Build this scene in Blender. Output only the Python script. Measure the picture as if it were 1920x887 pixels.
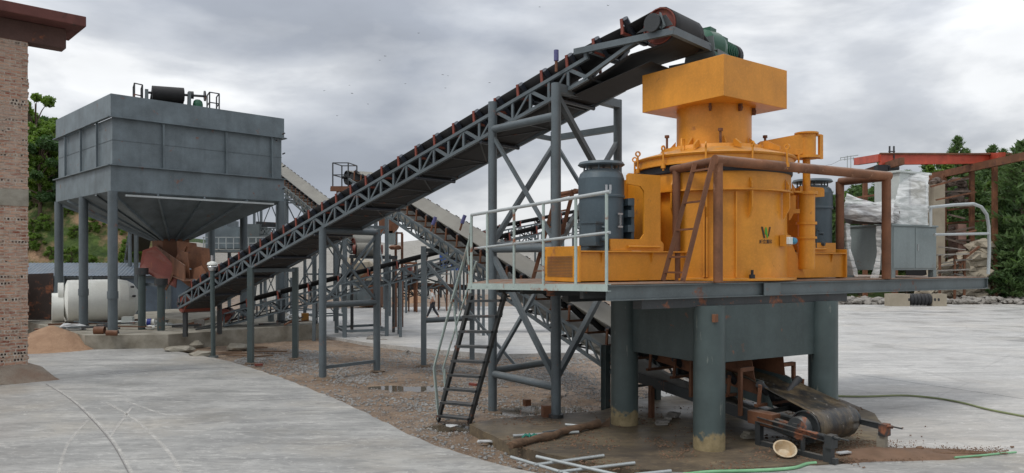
import bpy, bmesh, math, random
import numpy as np
from mathutils import Matrix, Vector, noise as mnoise
R = math.radians
random.seed(7)
for o in list(bpy.data.objects): bpy.data.objects.remove(o)
scene = bpy.context.scene
COL = scene.collection

# ------------------------------------------------------------------ camera
FPX, CAMH, HOR = 1400.0, 3.15, 490.0
cam = bpy.data.cameras.new('camera'); camo = bpy.data.objects.new('camera', cam); COL.objects.link(camo)
camo.location = (0, 0, CAMH); camo.rotation_euler = (R(90), 0, 0)
cam.sensor_width = 36; cam.lens = FPX/1920*36; cam.shift_y = 46.5/1920
cam.clip_start = 0.1; cam.clip_end = 2500
scene.camera = camo
scene.view_settings.view_transform = 'Standard'; scene.view_settings.look = 'None'
scene.view_settings.exposure = 0.0; scene.view_settings.gamma = 1.0
scene.view_settings.use_curve_mapping = False

# ------------------------------------------------------------------ world: overcast sky
SUN_EL, SUN_AZ = 58.0, 235.0          # degrees; azimuth counted clockwise from +Y (behind the camera, left)
w = bpy.data.worlds.new('World'); scene.world = w; w.use_nodes = True
nt = w.node_tree; N = nt.nodes; Lk = nt.links; N.clear()
out = N.new('ShaderNodeOutputWorld'); bg = N.new('ShaderNodeBackground'); bg.inputs[1].default_value = 0.1
Lk.new(bg.outputs[0], out.inputs[0])
sky = N.new('ShaderNodeTexSky'); sky.sky_type = 'NISHITA'; sky.sun_disc = False
sky.sun_elevation = R(SUN_EL); sky.sun_rotation = R(SUN_AZ)
tc = N.new('ShaderNodeTexCoord'); sep = N.new('ShaderNodeSeparateXYZ'); Lk.new(tc.outputs['Generated'], sep.inputs[0])
zb = N.new('ShaderNodeMath'); zb.operation = 'MAXIMUM'; zb.inputs[1].default_value = 0.0; Lk.new(sep.outputs[2], zb.inputs[0])
za = N.new('ShaderNodeMath'); za.operation = 'ADD'; za.inputs[1].default_value = 0.75; Lk.new(zb.outputs[0], za.inputs[0])
dv = N.new('ShaderNodeVectorMath'); dv.operation = 'DIVIDE'
cb = N.new('ShaderNodeCombineXYZ'); Lk.new(za.outputs[0], cb.inputs[0]); Lk.new(za.outputs[0], cb.inputs[1]); cb.inputs[2].default_value = 0.42
Lk.new(tc.outputs['Generated'], dv.inputs[0]); Lk.new(cb.outputs[0], dv.inputs[1])
mp = N.new('ShaderNodeMapping'); mp.inputs['Location'].default_value = (3.1, 1.7, 0.4); mp.inputs['Scale'].default_value = (1.0, 1.0, 1.0)
Lk.new(dv.outputs[0], mp.inputs[0])
n1 = N.new('ShaderNodeTexNoise'); n1.inputs['Scale'].default_value = 2.6; n1.inputs['Detail'].default_value = 9; n1.inputs['Roughness'].default_value = 0.51
n1.inputs['Distortion'].default_value = 0.15
Lk.new(mp.outputs[0], n1.inputs['Vector'])
cr = N.new('ShaderNodeValToRGB'); Lk.new(n1.outputs['Fac'], cr.inputs[0])
e = cr.color_ramp.elements
e[0].position = 0.36; e[0].color = (3.6/10, 3.9/10, 4.45/10, 1)
e[1].position = 0.60; e[1].color = (8.6/10, 8.75/10, 8.9/10, 1)
m_ = cr.color_ramp.elements.new(0.5); m_.color = (5.5/10, 5.75/10, 6.15/10, 1)
n2 = N.new('ShaderNodeTexNoise'); n2.inputs['Scale'].default_value = 5.0; n2.inputs['Detail'].default_value = 5; Lk.new(mp.outputs[0], n2.inputs['Vector'])
mr = N.new('ShaderNodeMapRange'); mr.inputs[1].default_value = 0.3; mr.inputs[2].default_value = 0.7; mr.inputs[3].default_value = 9.0; mr.inputs[4].default_value = 11.2
Lk.new(n2.outputs['Fac'], mr.inputs[0])
zm = N.new('ShaderNodeMath'); zm.operation = 'MULTIPLY_ADD'; zm.inputs[1].default_value = 0.95; zm.inputs[2].default_value = 0.93; Lk.new(zb.outputs[0], zm.inputs[0])
mm = N.new('ShaderNodeMath'); mm.operation = 'MULTIPLY'; Lk.new(mr.outputs[0], mm.inputs[0]); Lk.new(zm.outputs[0], mm.inputs[1])
sc = N.new('ShaderNodeVectorMath'); sc.operation = 'SCALE'; Lk.new(cr.outputs[0], sc.inputs[0]); Lk.new(mm.outputs[0], sc.inputs['Scale'])
mx = N.new('ShaderNodeMix'); mx.data_type = 'RGBA'; mx.inputs[0].default_value = 0.95
Lk.new(sky.outputs[0], mx.inputs[6]); Lk.new(sc.outputs[0], mx.inputs[7]); Lk.new(mx.outputs[2], bg.inputs[0])

sun = bpy.data.lights.new('sun', 'SUN'); sun.energy = 1.35; sun.angle = R(14); sun.color = (1.0, 0.97, 0.92)
suno = bpy.data.objects.new('sun', sun); COL.objects.link(suno)
az = R(SUN_AZ); el = R(SUN_EL)
sd = Vector((math.sin(az)*math.cos(el), math.cos(az)*math.cos(el), math.sin(el)))
suno.rotation_euler = (-sd).to_track_quat('-Z', 'Y').to_euler(); suno.location = (0, 0, 40)

# ------------------------------------------------------------------ helpers
def gp(px, py, z=0.0):
    D = (CAMH-z)*FPX/(py-HOR); return Vector(((px-960)/FPX*D, D, z))
def at(px, py, D):
    return Vector(((px-960)/FPX*D, D, CAMH-(py-HOR)/FPX*D))

class NB:
    """node helper for one material"""
    def __init__(s, name):
        s.m = bpy.data.materials.new(name); s.m.use_nodes = True
        s.t = s.m.node_tree; s.n = s.t.nodes; s.l = s.t.links
        s.b = s.n['Principled BSDF']; s.tc = s.n.new('ShaderNodeTexCoord')
    def noise(s, scale, detail=4, rough=0.55, stretch=None, dist=0.0, co='Object', off=(0,0,0)):
        t = s.n.new('ShaderNodeTexNoise'); t.inputs['Scale'].default_value = scale; t.inputs['Detail'].default_value = detail
        t.inputs['Roughness'].default_value = rough; t.inputs['Distortion'].default_value = dist
        mp = s.n.new('ShaderNodeMapping'); mp.inputs['Scale'].default_value = stretch or (1,1,1); mp.inputs['Location'].default_value = off
        s.l.new(s.tc.outputs[co], mp.inputs[0]); s.l.new(mp.outputs[0], t.inputs['Vector']); return t.outputs['Fac']
    def ramp(s, fac, p0, p1, c0=(0,0,0,1), c1=(1,1,1,1)):
        r = s.n.new('ShaderNodeValToRGB'); s.l.new(fac, r.inputs[0]); e = r.color_ramp.elements
        e[0].position = p0; e[1].position = p1; e[0].color = (*c0[:3],1); e[1].color = (*c1[:3],1); return r.outputs[0]
    def mix(s, fac, a, b, mode='MIX'):
        m = s.n.new('ShaderNodeMix'); m.data_type = 'RGBA'; m.blend_type = mode
        for sock, v in ((m.inputs[0], fac), (m.inputs[6], a), (m.inputs[7], b)):
            if isinstance(v, (int, float)): sock.default_value = v
            elif isinstance(v, tuple): sock.default_value = (*v[:3], 1)
            else: s.l.new(v, sock)
        return m.outputs[2]
    def math(s, op, a, b=0.0, c=None):
        m = s.n.new('ShaderNodeMath'); m.operation = op
        for i, v in enumerate((a, b) if c is None else (a, b, c)):
            if isinstance(v, (int, float)): m.inputs[i].default_value = v
            else: s.l.new(v, m.inputs[i])
        return m.outputs[0]
    def color(s, c):
        if isinstance(c, tuple): s.b.inputs['Base Color'].default_value = (*c[:3],1)
        else: s.l.new(c, s.b.inputs['Base Color'])
    def rough(s, v):
        if isinstance(v, (int, float)): s.b.inputs['Roughness'].default_value = v
        else: s.l.new(v, s.b.inputs['Roughness'])
    def bump(s, h, strength=0.3, dist=0.02):
        b = s.n.new('ShaderNodeBump'); b.inputs['Strength'].default_value = strength; b.inputs['Distance'].default_value = dist
        s.l.new(h, b.inputs['Height']); s.l.new(b.outputs[0], s.b.inputs['Normal'])
    def up(s, lo=0.4, hi=0.9):
        g = s.n.new('ShaderNodeNewGeometry'); q = s.n.new('ShaderNodeSeparateXYZ'); s.l.new(g.outputs['Normal'], q.inputs[0])
        return s.ramp(q.outputs[2], lo, hi)

def paint(name, c, rough=0.45, rust=0.3, var=0.25, dust=0.35, rustc=(0.16,0.06,0.03), metallic=0.0, dustc=(0.3,0.27,0.23), bump=0.12, streak=0.3):
    k = NB(name)
    lo = tuple(v*(1-var) for v in c); hi = tuple(min(1, v*(1+var*0.7)) for v in c)
    col = k.ramp(k.noise(1.3, 5, 0.6), 0.32, 0.7, lo, hi)
    st = k.ramp(k.noise(3.0, 4, 0.6, stretch=(1,1,0.12)), 0.5, 0.75)
    col = k.mix(k.math('MULTIPLY', st, streak), col, tuple(v*0.55 for v in c))
    fine = k.noise(26, 3, 0.6)
    col = k.mix(k.math('MULTIPLY', k.ramp(fine, 0.45, 0.7), 0.18), col, tuple(min(1, v*1.5+0.02) for v in c))
    if dust: col = k.mix(k.math('MULTIPLY', k.math('MULTIPLY', k.up(), k.ramp(k.noise(4, 4), 0.3, 0.6)), dust), col, dustc)
    if rust:
        f = k.ramp(k.noise(2.2, 8, 0.68, dist=0.4), 0.66-0.16*rust, 0.70-0.1*rust)
        f2 = k.ramp(k.noise(9, 6, 0.7), 0.70-0.08*rust, 0.74-0.06*rust)
        f = k.math('MAXIMUM', f, f2)
        rc = k.ramp(k.noise(14, 4), 0.3, 0.7, rustc, tuple(v*2.1 for v in rustc))
        col = k.mix(k.math('MULTIPLY', f, min(1.0, 0.5+rust)), col, rc)
        k.rough(k.math('ADD', k.math('MULTIPLY', f, 0.35), rough))
    else:
        k.rough(k.math('ADD', k.math('MULTIPLY', fine, 0.2), rough-0.1))
    k.color(col); k.b.inputs['Metallic'].default_value = metallic
    k.bump(k.noise(18, 4), bump, 0.006)
    return k.m

def plain(name, a, b=None, scale=3.0, rough=0.7, bump=0.3, bd=0.02, bscale=12, metallic=0.0, lo=0.3, hi=0.7, stretch=None):
    k = NB(name); b = b or tuple(v*0.7 for v in a)
    k.color(k.mix(k.math('MULTIPLY', k.noise(scale*7, 4), 0.35), k.ramp(k.noise(scale, 6, 0.6, stretch=stretch), lo, hi, b, a), tuple(v*0.6 for v in a)))
    k.rough(rough); k.b.inputs['Metallic'].default_value = metallic
    if bump: k.bump(k.noise(bscale, 5, stretch=stretch), bump, bd)
    return k.m

M = {}
M['grey']   = paint('grey_paint', (0.10,0.123,0.135), rust=0.16, dust=0.3)
M['grey_l'] = paint('light_grey_paint', (0.118,0.142,0.146), rust=0.35, dust=0.4)
M['grey_d'] = paint('dark_grey_green_paint', (0.055,0.077,0.076), rust=0.22, dust=0.25, streak=0.5)
M['hopper'] = paint('hopper_paint', (0.135,0.168,0.185), rust=0.16, dust=0.35, streak=0.55, rough=0.5, var=0.32)
M['steel_d']= paint('dark_steel', (0.035,0.039,0.041), rust=0.45, dust=0.4)
M['orange'] = paint('orange_paint', (0.66,0.265,0.02), rough=0.42, rust=0.10, var=0.2, dust=0.55, dustc=(0.38,0.27,0.15), streak=0.35, bump=0.06)
M['rust']   = paint('rusty_steel', (0.165,0.068,0.032), rough=0.75, rust=0.6, var=0.5, dust=0.35, rustc=(0.07,0.035,0.025), streak=0.5)
M['rustpipe']= paint('rusty_pipe', (0.21,0.088,0.040), rough=0.75, rust=0.5, var=0.5, dust=0.55, dustc=(0.4,0.33,0.28), rustc=(0.30,0.17,0.11), streak=0.5)
M['red']    = paint('red_primer', (0.19,0.042,0.026), rough=0.6, rust=0.5, var=0.3, dust=0.4)
M['redcrane']= paint('crane_red', (0.48,0.075,0.04), rough=0.5, rust=0.2, var=0.25, dust=0.3)
M['black']  = paint('black_rubber', (0.018,0.019,0.022), rough=0.6, rust=0, var=0.4, dust=0.35, dustc=(0.12,0.11,0.1))
M['roller'] = paint('roller_black', (0.034,0.04,0.052), rough=0.3, rust=0, var=0.3, dust=0.3, dustc=(0.14,0.14,0.15))
M['belt_d'] = paint('belt_rubber', (0.02,0.02,0.021), rough=0.7, rust=0, var=0.4, dust=0.2, dustc=(0.1,0.09,0.08))
M['belt_g'] = plain('dusty_belt', (0.25,0.24,0.21), (0.18,0.17,0.15), scale=0.8, rough=0.85, bump=0.05)
def _belt_b():
    k = NB('belt_wet_to_dusty')
    q = k.n.new('ShaderNodeSeparateXYZ'); k.l.new(k.tc.outputs['Object'], q.inputs[0])
    x = k.math('ADD', q.outputs[0], k.math('MULTIPLY', k.math('SUBTRACT', k.noise(1.5,5,.6), .5), 1.6))
    wet = k.ramp(k.math('DIVIDE', x, 10.0), .22, .34, (1,1,1), (0,0,0))
    dry = k.ramp(k.noise(0.8,5,.6), .3, .7, (0.17,0.16,0.14), (0.24,0.23,0.20))
    dark = k.mix(k.ramp(k.noise(2.2,6,.7,stretch=(1,2,1)), .42, .6), (0.022,0.021,0.02), (0.10,0.075,0.045))
    dark = k.mix(k.ramp(k.noise(7,6,.75,stretch=(.6,1,1)), .60, .66), dark, (0.30,0.29,0.27))
    k.color(k.mix(wet, dry, dark)); k.rough(k.ramp(wet, 0, 1, (.85,)*3, (.3,)*3)); k.bump(k.noise(7,6,.7), .4, .02); return k.m
M['belt_b'] = _belt_b()
M['belt_w'] = paint('wet_belt', (0.022,0.021,0.02), rough=0.28, rust=0.5, var=0.4, dust=0.5, rustc=(0.10,0.07,0.035), dustc=(0.2,0.17,0.12))
M['green']  = paint('green_enamel', (0.012,0.085,0.045), rough=0.4, rust=0.05, dust=0.4)
M['motor']  = paint('motor_blue_grey', (0.062,0.09,0.108), rough=0.45, rust=0.02, dust=0.3, var=0.15)
M['cab']    = paint('cabinet_grey', (0.21,0.25,0.25), rough=0.4, rust=0.03, dust=0.25, var=0.12, streak=0.2)
M['cab_w']  = paint('cabinet_pale', (0.52,0.56,0.54), rough=0.4, rust=0.02, dust=0.2, var=0.1, streak=0.1)
M['white']  = paint('white_plastic', (0.72,0.73,0.68), rough=0.4, rust=0, dust=0.2, var=0.08, streak=0.12)
M['galv']   = paint('galvanised_pipe', (0.42,0.45,0.45), rough=0.4, rust=0.15, dust=0.1, var=0.15, metallic=0.3)
M['palegreen']= paint('pale_rail_paint', (0.36,0.43,0.40), rough=0.5, rust=0.5, dust=0.2, var=0.15)
M['blue']   = paint('blue_sheet', (0.02,0.10,0.42), rough=0.5, rust=0.0, dust=0.2)
M['silver'] = plain('silver', (0.6,0.6,0.6), rough=0.25, metallic=0.8, bump=0)
M['roofblue']= paint('blue_grey_roof', (0.105,0.14,0.18), rough=0.5, rust=0.1, dust=0.2)
M['darkbox']= plain('painted_inside_shade', (0.02,0.02,0.022), rough=0.9)  # near-black colour standing in for the shade inside a gap
M['lens']   = plain('lamp_glass', (0.7,0.72,0.7), rough=0.15, bump=0)
M['cyan']   = plain('cyan_plastic', (0.03,0.28,0.45), rough=0.4, bump=0)
M['logo_dark']= plain('logo_dark', (0.05,0.025,0.012), rough=0.5, bump=0)
M['logo_green']= plain('logo_green', (0.10,0.38,0.02), rough=0.5, bump=0)
M['hose']   = plain('green_hose', (0.24,0.50,0.27), rough=0.4, bump=0)
M['hose_y'] = plain('dirty_hose', (0.30,0.34,0.17), rough=0.5, bump=0)
M['teal']   = plain('teal_rag', (0.02,0.22,0.16), rough=0.8)
M['wood']   = plain('weathered_wood', (0.20,0.12,0.07), (0.07,0.045,0.03), scale=5, rough=0.85, stretch=(0.3,3,3))
M['skin']   = plain('skin', (0.42,0.23,0.15), rough=0.6, bump=0)
M['shirt']  = plain('white_shirt', (0.7,0.7,0.68), rough=0.8, bump=0)
M['trousers']= plain('dark_trousers', (0.03,0.032,0.04), rough=0.8, bump=0)
M['hair']   = plain('black_hair', (0.012,0.012,0.012), rough=0.6, bump=0)
M['sand']   = plain('sand', (0.40,0.255,0.16), (0.27,0.16,0.095), scale=2.5, rough=0.95, bump=0.8, bd=0.05, bscale=9)
M['stone']  = plain('gravel_stone', (0.34,0.33,0.315), (0.17,0.165,0.155), scale=2.0, rough=0.85)
M['pebble'] = plain('brown_pebble', (0.22,0.13,0.08), (0.12,0.07,0.04), scale=3.0, rough=0.8)
M['rubble'] = plain('grey_rubble', (0.34,0.32,0.29), (0.17,0.15,0.13), scale=1.2, rough=0.95, bump=0.8, bd=0.1, bscale=5)
M['stockpile']= plain('grey_stockpile', (0.36,0.345,0.315), (0.25,0.235,0.21), scale=0.12, rough=0.95, bump=1.0, bd=0.3, bscale=1.4)
M['concrete_old'] = plain('old_concrete', (0.34,0.315,0.26), (0.15,0.13,0.095), scale=1.6, rough=0.9, bump=0.5, bd=0.03, bscale=9, lo=0.3, hi=0.6)
M['beige']  = plain('beige_concrete', (0.40,0.35,0.27), (0.28,0.24,0.18), scale=1.0, rough=0.9)
M['stone_dirt'] = plain('dirt_footing', (0.22,0.16,0.11), (0.12,0.085,0.06), scale=4.0, rough=0.95, bump=0.8, bd=0.03)
M['cardboard'] = plain('cardboard', (0.42,0.2,0.04), rough=0.8)
M['bag']    = plain('white_bag', (0.55,0.56,0.56), rough=0.6)
M['blue2']  = plain('blue_label', (0.03,0.05,0.32), rough=0.5, bump=0)
M['bark']   = plain('bark', (0.12,0.085,0.06), rough=0.9)
M['cable']  = plain('power_wire', (0.05,0.05,0.05), rough=0.8, bump=0)

def leafmat(name, a, b):
    k = NB(name)
    g = k.n.new('ShaderNodeNewGeometry')
    k.color(k.mix(k.math('MULTIPLY', g.outputs['Random Per Island'], 0.45), k.ramp(k.noise(0.55, 4), 0.35, 0.65, a, b), tuple(v*0.45 for v in a)))
    k.rough(0.6)
    tr = k.n.new('ShaderNodeBsdfTranslucent'); tr.inputs[0].default_value = (b[0]*1.3, b[1]*1.5, b[2], 1)
    ms = k.n.new('ShaderNodeMixShader'); ms.inputs[0].default_value = 0.25
    o = k.n['Material Output']; k.l.new(k.b.outputs[0], ms.inputs[1]); k.l.new(tr.outputs[0], ms.inputs[2]); k.l.new(ms.outputs[0], o.inputs[0])
    return k.m
M['leaf1'] = leafmat('leaf_bright', (0.085,0.16,0.02), (0.19,0.29,0.045))
M['leaf2'] = leafmat('leaf_dark', (0.03,0.075,0.02), (0.07,0.14,0.035))
M['leaf3'] = leafmat('pine_needles', (0.05,0.105,0.035), (0.15,0.23,0.08))

class MB:
    def __init__(s): s.v = []; s.f = []; s.smooth = []
    def add(s, vs, fs, smooth=False):
        b = len(s.v); s.v.extend([tuple(p) for p in vs]); s.f.extend([tuple(b+i for i in f) for f in fs]); s.smooth.extend([smooth]*len(fs)); return s
    def box(s, c, d, rz=0.0, m=None):
        hx, hy, hz = d[0]/2, d[1]/2, d[2]/2
        ps = [Vector((x,y,z)) for z in (-hz,hz) for x,y in ((-hx,-hy),(hx,-hy),(hx,hy),(-hx,hy))]
        T = Matrix.Rotation(rz, 4, 'Z') if m is None else m
        ps = [T @ p + Vector(c) for p in ps]
        return s.add(ps, [(3,2,1,0),(4,5,6,7),(0,1,5,4),(1,2,6,5),(2,3,7,6),(3,0,4,7)])
    def box2(s, a, b):
        return s.box([(a[i]+b[i])/2 for i in range(3)], [abs(b[i]-a[i]) for i in range(3)])
    def frame(s, p0, p1, up=(0,0,1)):
        p0 = Vector(p0); p1 = Vector(p1); d = (p1-p0); L = d.length; d.normalize()
        u = Vector(up)
        if abs(d.dot(u)) > 0.995: u = Vector((1,0,0))
        y = u.cross(d).normalized(); z = d.cross(y).normalized(); return p0, p1, d, y, z
    def beam(s, p0, p1, w, h=None, up=(0,0,1)):
        h = h or w; p0,p1,d,y,z = s.frame(p0,p1,up)
        ps = [p + y*a*w/2 + z*b*h/2 for p in (p0,p1) for a,b in ((-1,-1),(1,-1),(1,1),(-1,1))]
        return s.add(ps, [(3,2,1,0),(4,5,6,7),(0,1,5,4),(1,2,6,5),(2,3,7,6),(3,0,4,7)])
    def channel(s, p0, p1, w, h, t=0.015, up=(0,0,1), side=1):
        """C channel: web h tall, flanges w wide on the given side"""
        a,b,d,y,z = s.frame(p0,p1,up)
        s.beam(a, b, t, h, up)
        for q in (-1,1):
            o = y*side*(w/2+t/2+0.0005) + z*q*(h/2-t/2)
            s.beam(a+o, b+o, w, t, up)
        return s
    def tube(s, p0, p1, r, n=12, r1=None, caps=True, smooth=True):
        r1 = r if r1 is None else r1; p0,p1,d,y,z = s.frame(p0,p1)
        ps = []
        for p, rr in ((p0,r),(p1,r1)):
            for i in range(n):
                a = 2*math.pi*i/n; ps.append(p + y*math.cos(a)*rr + z*math.sin(a)*rr)
        s.add(ps, [(i,(i+1)%n,n+(i+1)%n,n+i) for i in range(n)], smooth)
        if caps: s.add(ps[:n], [tuple(range(n-1,-1,-1))]); s.add(ps[n:], [tuple(range(n))])
        return s
    def path(s, pts, r, n=8, smooth=True):
        pts = [Vector(p) for p in pts]; rings = []
        prev = None
        for i, p in enumerate(pts):
            d = (pts[min(i+1,len(pts)-1)]-pts[max(i-1,0)]).normalized()
            if prev is None:
                u = Vector((0,0,1)) if abs(d.z) < 0.9 else Vector((1,0,0)); y = u.cross(d).normalized()
            else: y = (prev - d*prev.dot(d)).normalized()
            prev = y; z = d.cross(y); rr = r[i] if isinstance(r, (list,tuple)) else r
            rings.append([p + y*math.cos(2*math.pi*j/n)*rr + z*math.sin(2*math.pi*j/n)*rr for j in range(n)])
        vs = [q for g in rings for q in g]
        fs = [(i*n+j, i*n+(j+1)%n, (i+1)*n+(j+1)%n, (i+1)*n+j) for i in range(len(pts)-1) for j in range(n)]
        s.add(vs, fs, smooth); s.add(rings[0], [tuple(range(n-1,-1,-1))]); s.add(rings[-1], [tuple(range(n))]); return s
    def lathe(s, c, prof, n=32, axis=(0,0,1), smooth=True, a0=0, a1=360):
        """prof: list of (r, h) along the axis; each segment has its own verts so edges stay crisp"""
        c = Vector(c); ax = Vector(axis).normalized()
        u = Vector((1,0,0)) if abs(ax.x) < 0.9 else Vector((0,1,0))
        x = (u - ax*u.dot(ax)).normalized(); y = ax.cross(x); full = (a1-a0) >= 360
        m = n if full else n+1
        for (r0,h0),(r1,h1) in zip(prof, prof[1:]):
            ps = []
            for r,h in ((r0,h0),(r1,h1)):
                for i in range(m):
                    a = R(a0+(a1-a0)*i/n); ps.append(c + ax*h + x*math.cos(a)*r + y*math.sin(a)*r)
            s.add(ps, [(i,(i+1)%m,m+(i+1)%m,m+i) for i in range(n)], smooth and not (abs(h0-h1) < 1e-6))
        return s
    def prism(s, poly, z0, z1):
        n = len(poly)
        area = sum(poly[i][0]*poly[(i+1)%n][1]-poly[(i+1)%n][0]*poly[i][1] for i in range(n))
        if area < 0: poly = poly[::-1]
        ps = [(x,y,z0) for x,y in poly] + [(x,y,z1) for x,y in poly]
        if n > 14:
            from mathutils.geometry import delaunay_2d_cdt
            v2, _, tris, *_r = delaunay_2d_cdt([Vector(p) for p in poly], [], [list(range(n))], 1, 1e-6)
            s.add([(p.x,p.y,z1) for p in v2], [tuple(f) for f in tris])
            return s.add(ps, [(i,(i+1)%n,n+(i+1)%n,n+i) for i in range(n)])
        return s.add(ps, [tuple(range(n-1,-1,-1)), tuple(range(n,2*n))] + [(i,(i+1)%n,n+(i+1)%n,n+i) for i in range(n)])
    def plate(s, pts, t):
        """flat polygon in 3D given thickness t along its normal"""
        pts = [Vector(p) for p in pts]; n = len(pts)
        nr = Vector((0,0,0))
        for i in range(n): nr += pts[i].cross(pts[(i+1)%n])
        nr.normalize()
        ps = [p-nr*t/2 for p in pts]+[p+nr*t/2 for p in pts]
        return s.add(ps, [tuple(range(n-1,-1,-1)), tuple(range(n,2*n))]+[(i,(i+1)%n,n+(i+1)%n,n+i) for i in range(n)])
    def blob(s, c, r, seed=0, n=1, jag=0.25):
        bm = bmesh.new(); bmesh.ops.create_icosphere(bm, subdivisions=n, radius=1.0)
        rnd = random.Random(seed); vs = []
        for v in bm.verts:
            k = 1+rnd.uniform(-jag,jag); vs.append((c[0]+v.co.x*r[0]*k, c[1]+v.co.y*r[1]*k, c[2]+v.co.z*r[2]*k))
        s.add(vs, [tuple(v.index for v in f.verts) for f in bm.faces]); bm.free(); return s
    def build(s, name, mat, parent=None, world=False, bevel=0.0):
        vs = s.v
        if world and parent is not None:
            T = WM[parent.name].inverted(); vs = [T @ Vector(p) for p in vs]
        me = bpy.data.meshes.new(name); me.from_pydata([tuple(p) for p in vs], [], s.f); me.update()
        me.polygons.foreach_set('use_smooth', s.smooth)
        me.materials.append(mat if not isinstance(mat, str) else M[mat])
        o = bpy.data.objects.new(name, me); COL.objects.link(o)
        if parent is not None: o.parent = parent; WM[o.name] = WM[parent.name]
        else: WM[o.name] = Matrix.Identity(4)
        if bevel:
            b = o.modifiers.new('bevel', 'BEVEL'); b.width = bevel; b.segments = 2; b.limit_method = 'ANGLE'; b.angle_limit = R(40)
        return o
WM = {}
def tag(o, label, cat, group=None, kind=None):
    if label: o['label'] = label
    if cat: o['category'] = cat
    if group: o['group'] = group
    if kind: o['kind'] = kind
    return o
def thing(name, label, cat, loc=(0,0,0), rz=0.0, group=None):
    o = bpy.data.objects.new(name, None); COL.objects.link(o); o.empty_display_size = 0.2
    o.location = loc; o.rotation_euler = (0,0,rz)
    WM[o.name] = Matrix.Translation(Vector(loc)) @ Matrix.Rotation(rz, 4, 'Z')
    return tag(o, label, cat, group)
def single(mb, name, mat, label, cat, group=None, bevel=0.0):
    """a thing of one mesh; its origin goes to its base centre"""
    a = np.array(mb.v); c = Vector(((a[:,0].min()+a[:,0].max())/2, (a[:,1].min()+a[:,1].max())/2, a[:,2].min()))
    mb.v = [tuple(Vector(p)-c) for p in mb.v]
    o = mb.build(name, mat, bevel=bevel); o.location = c; WM[o.name] = Matrix.Translation(c)
    return tag(o, label, cat, group)
def struct(mb, name, mat):
    o = mb.build(name, mat); o['kind'] = 'structure'; return o
def dup(o, parent=None, loc=None):
    c = o.copy(); COL.objects.link(c); c.parent = parent
    if loc is not None: c.location = loc
    for ch in [x for x in KIDS.get(o.name, [])]: dup(ch, c)
    return c
KIDS = {}
def index_kids():
    KIDS.clear()
    for o in bpy.data.objects:
        if o.parent: KIDS.setdefault(o.parent.name, []).append(o)
# ------------------------------------------------------------------ ground
def nz(x, y, s, k=0): return mnoise.noise(Vector((x*s, y*s, k*7.3)))
P1 = gp(785,728,-0.2); P2 = gp(1010,770,-0.2); P3 = gp(848,795,-0.15); P4 = gp(1250,735,-0.2)
def ground_h(x, y):
    base = -0.12
    inside = max(0.0, min(1.0, (x+15)/3, (9.5-x)/2.0, (y-8)/1.5, (31-y)/3))
    g = -0.17 + 0.045*nz(x,y,0.5) + 0.03*nz(x,y,1.7,1) + 0.012*nz(x,y,6,2)
    for p, rx, ry, dz in ((P1,1.5,0.5,0.09),(P2,1.5,0.55,0.09),(P3,0.8,0.6,0.11),(P4,1.2,1.2,0.05)):
        q = ((x-p.x)/rx)**2+((y-p.y)/ry)**2; g -= dz*math.exp(-q*1.2)
    g += 0.14*max(0, min(1, (-6-x)/4)); g = min(g, -0.075)
    return base*(1-inside)+g*inside
xs = sorted(set([round(v,3) for v in np.arange(-16,10,0.13)] + [-600,-300,-150,-90,-60,-45,-35,-28,-22,-18,12,15,20,28,40,60,90,150,300,600]))
ys = sorted(set([round(v,3) for v in np.arange(8,33,0.13)] + [-300,-100,-30,-10,0,4,36,42,50,60,75,100,150,250,450,900]))
mb = MB(); nx = len(xs)
mb.add([(x,y,ground_h(x,y)) for y in ys for x in xs], [(j*nx+i, j*nx+i+1, (j+1)*nx+i+1, (j+1)*nx+i) for j in range(len(ys)-1) for i in range(nx-1)], True)
k = NB('mud_and_gravel')
c = k.ramp(k.noise(0.8, 7, 0.62), 0.3, 0.7, (0.158,0.102,0.062), (0.285,0.208,0.145))
c = k.mix(k.ramp(k.noise(3.5, 6, 0.7, off=(5,2,0)), 0.5, 0.66), c, (0.085,0.06,0.043))
vor = k.n.new('ShaderNodeTexVoronoi'); vor.inputs['Scale'].default_value = 17; k.l.new(k.tc.outputs['Object'], vor.inputs['Vector'])
sp = k.ramp(vor.outputs['Distance'], 0.22, 0.4, (1,1,1), (0,0,0))
rnd = k.ramp(vor.outputs['Color'], 0.3, 0.75, (0.16,0.15,0.14), (0.46,0.44,0.41))
gm = k.ramp(k.noise(0.55, 5, 0.6, off=(9,4,0)), 0.42, 0.56)
c = k.mix(k.math('MULTIPLY', k.math('MULTIPLY', sp, gm), 0.85), c, rnd)
k.color(c); k.rough(k.ramp(k.noise(1.1, 4), 0.35, 0.65, (0.45,)*3, (0.95,)*3))
k.bump(k.math('ADD', k.noise(9, 7, 0.7), k.math('MULTIPLY', k.math('MULTIPLY', sp, gm), 0.6)), 0.8, 0.04)
M['ground'] = k.m
struct(mb, 'ground', M['ground'])

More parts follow.
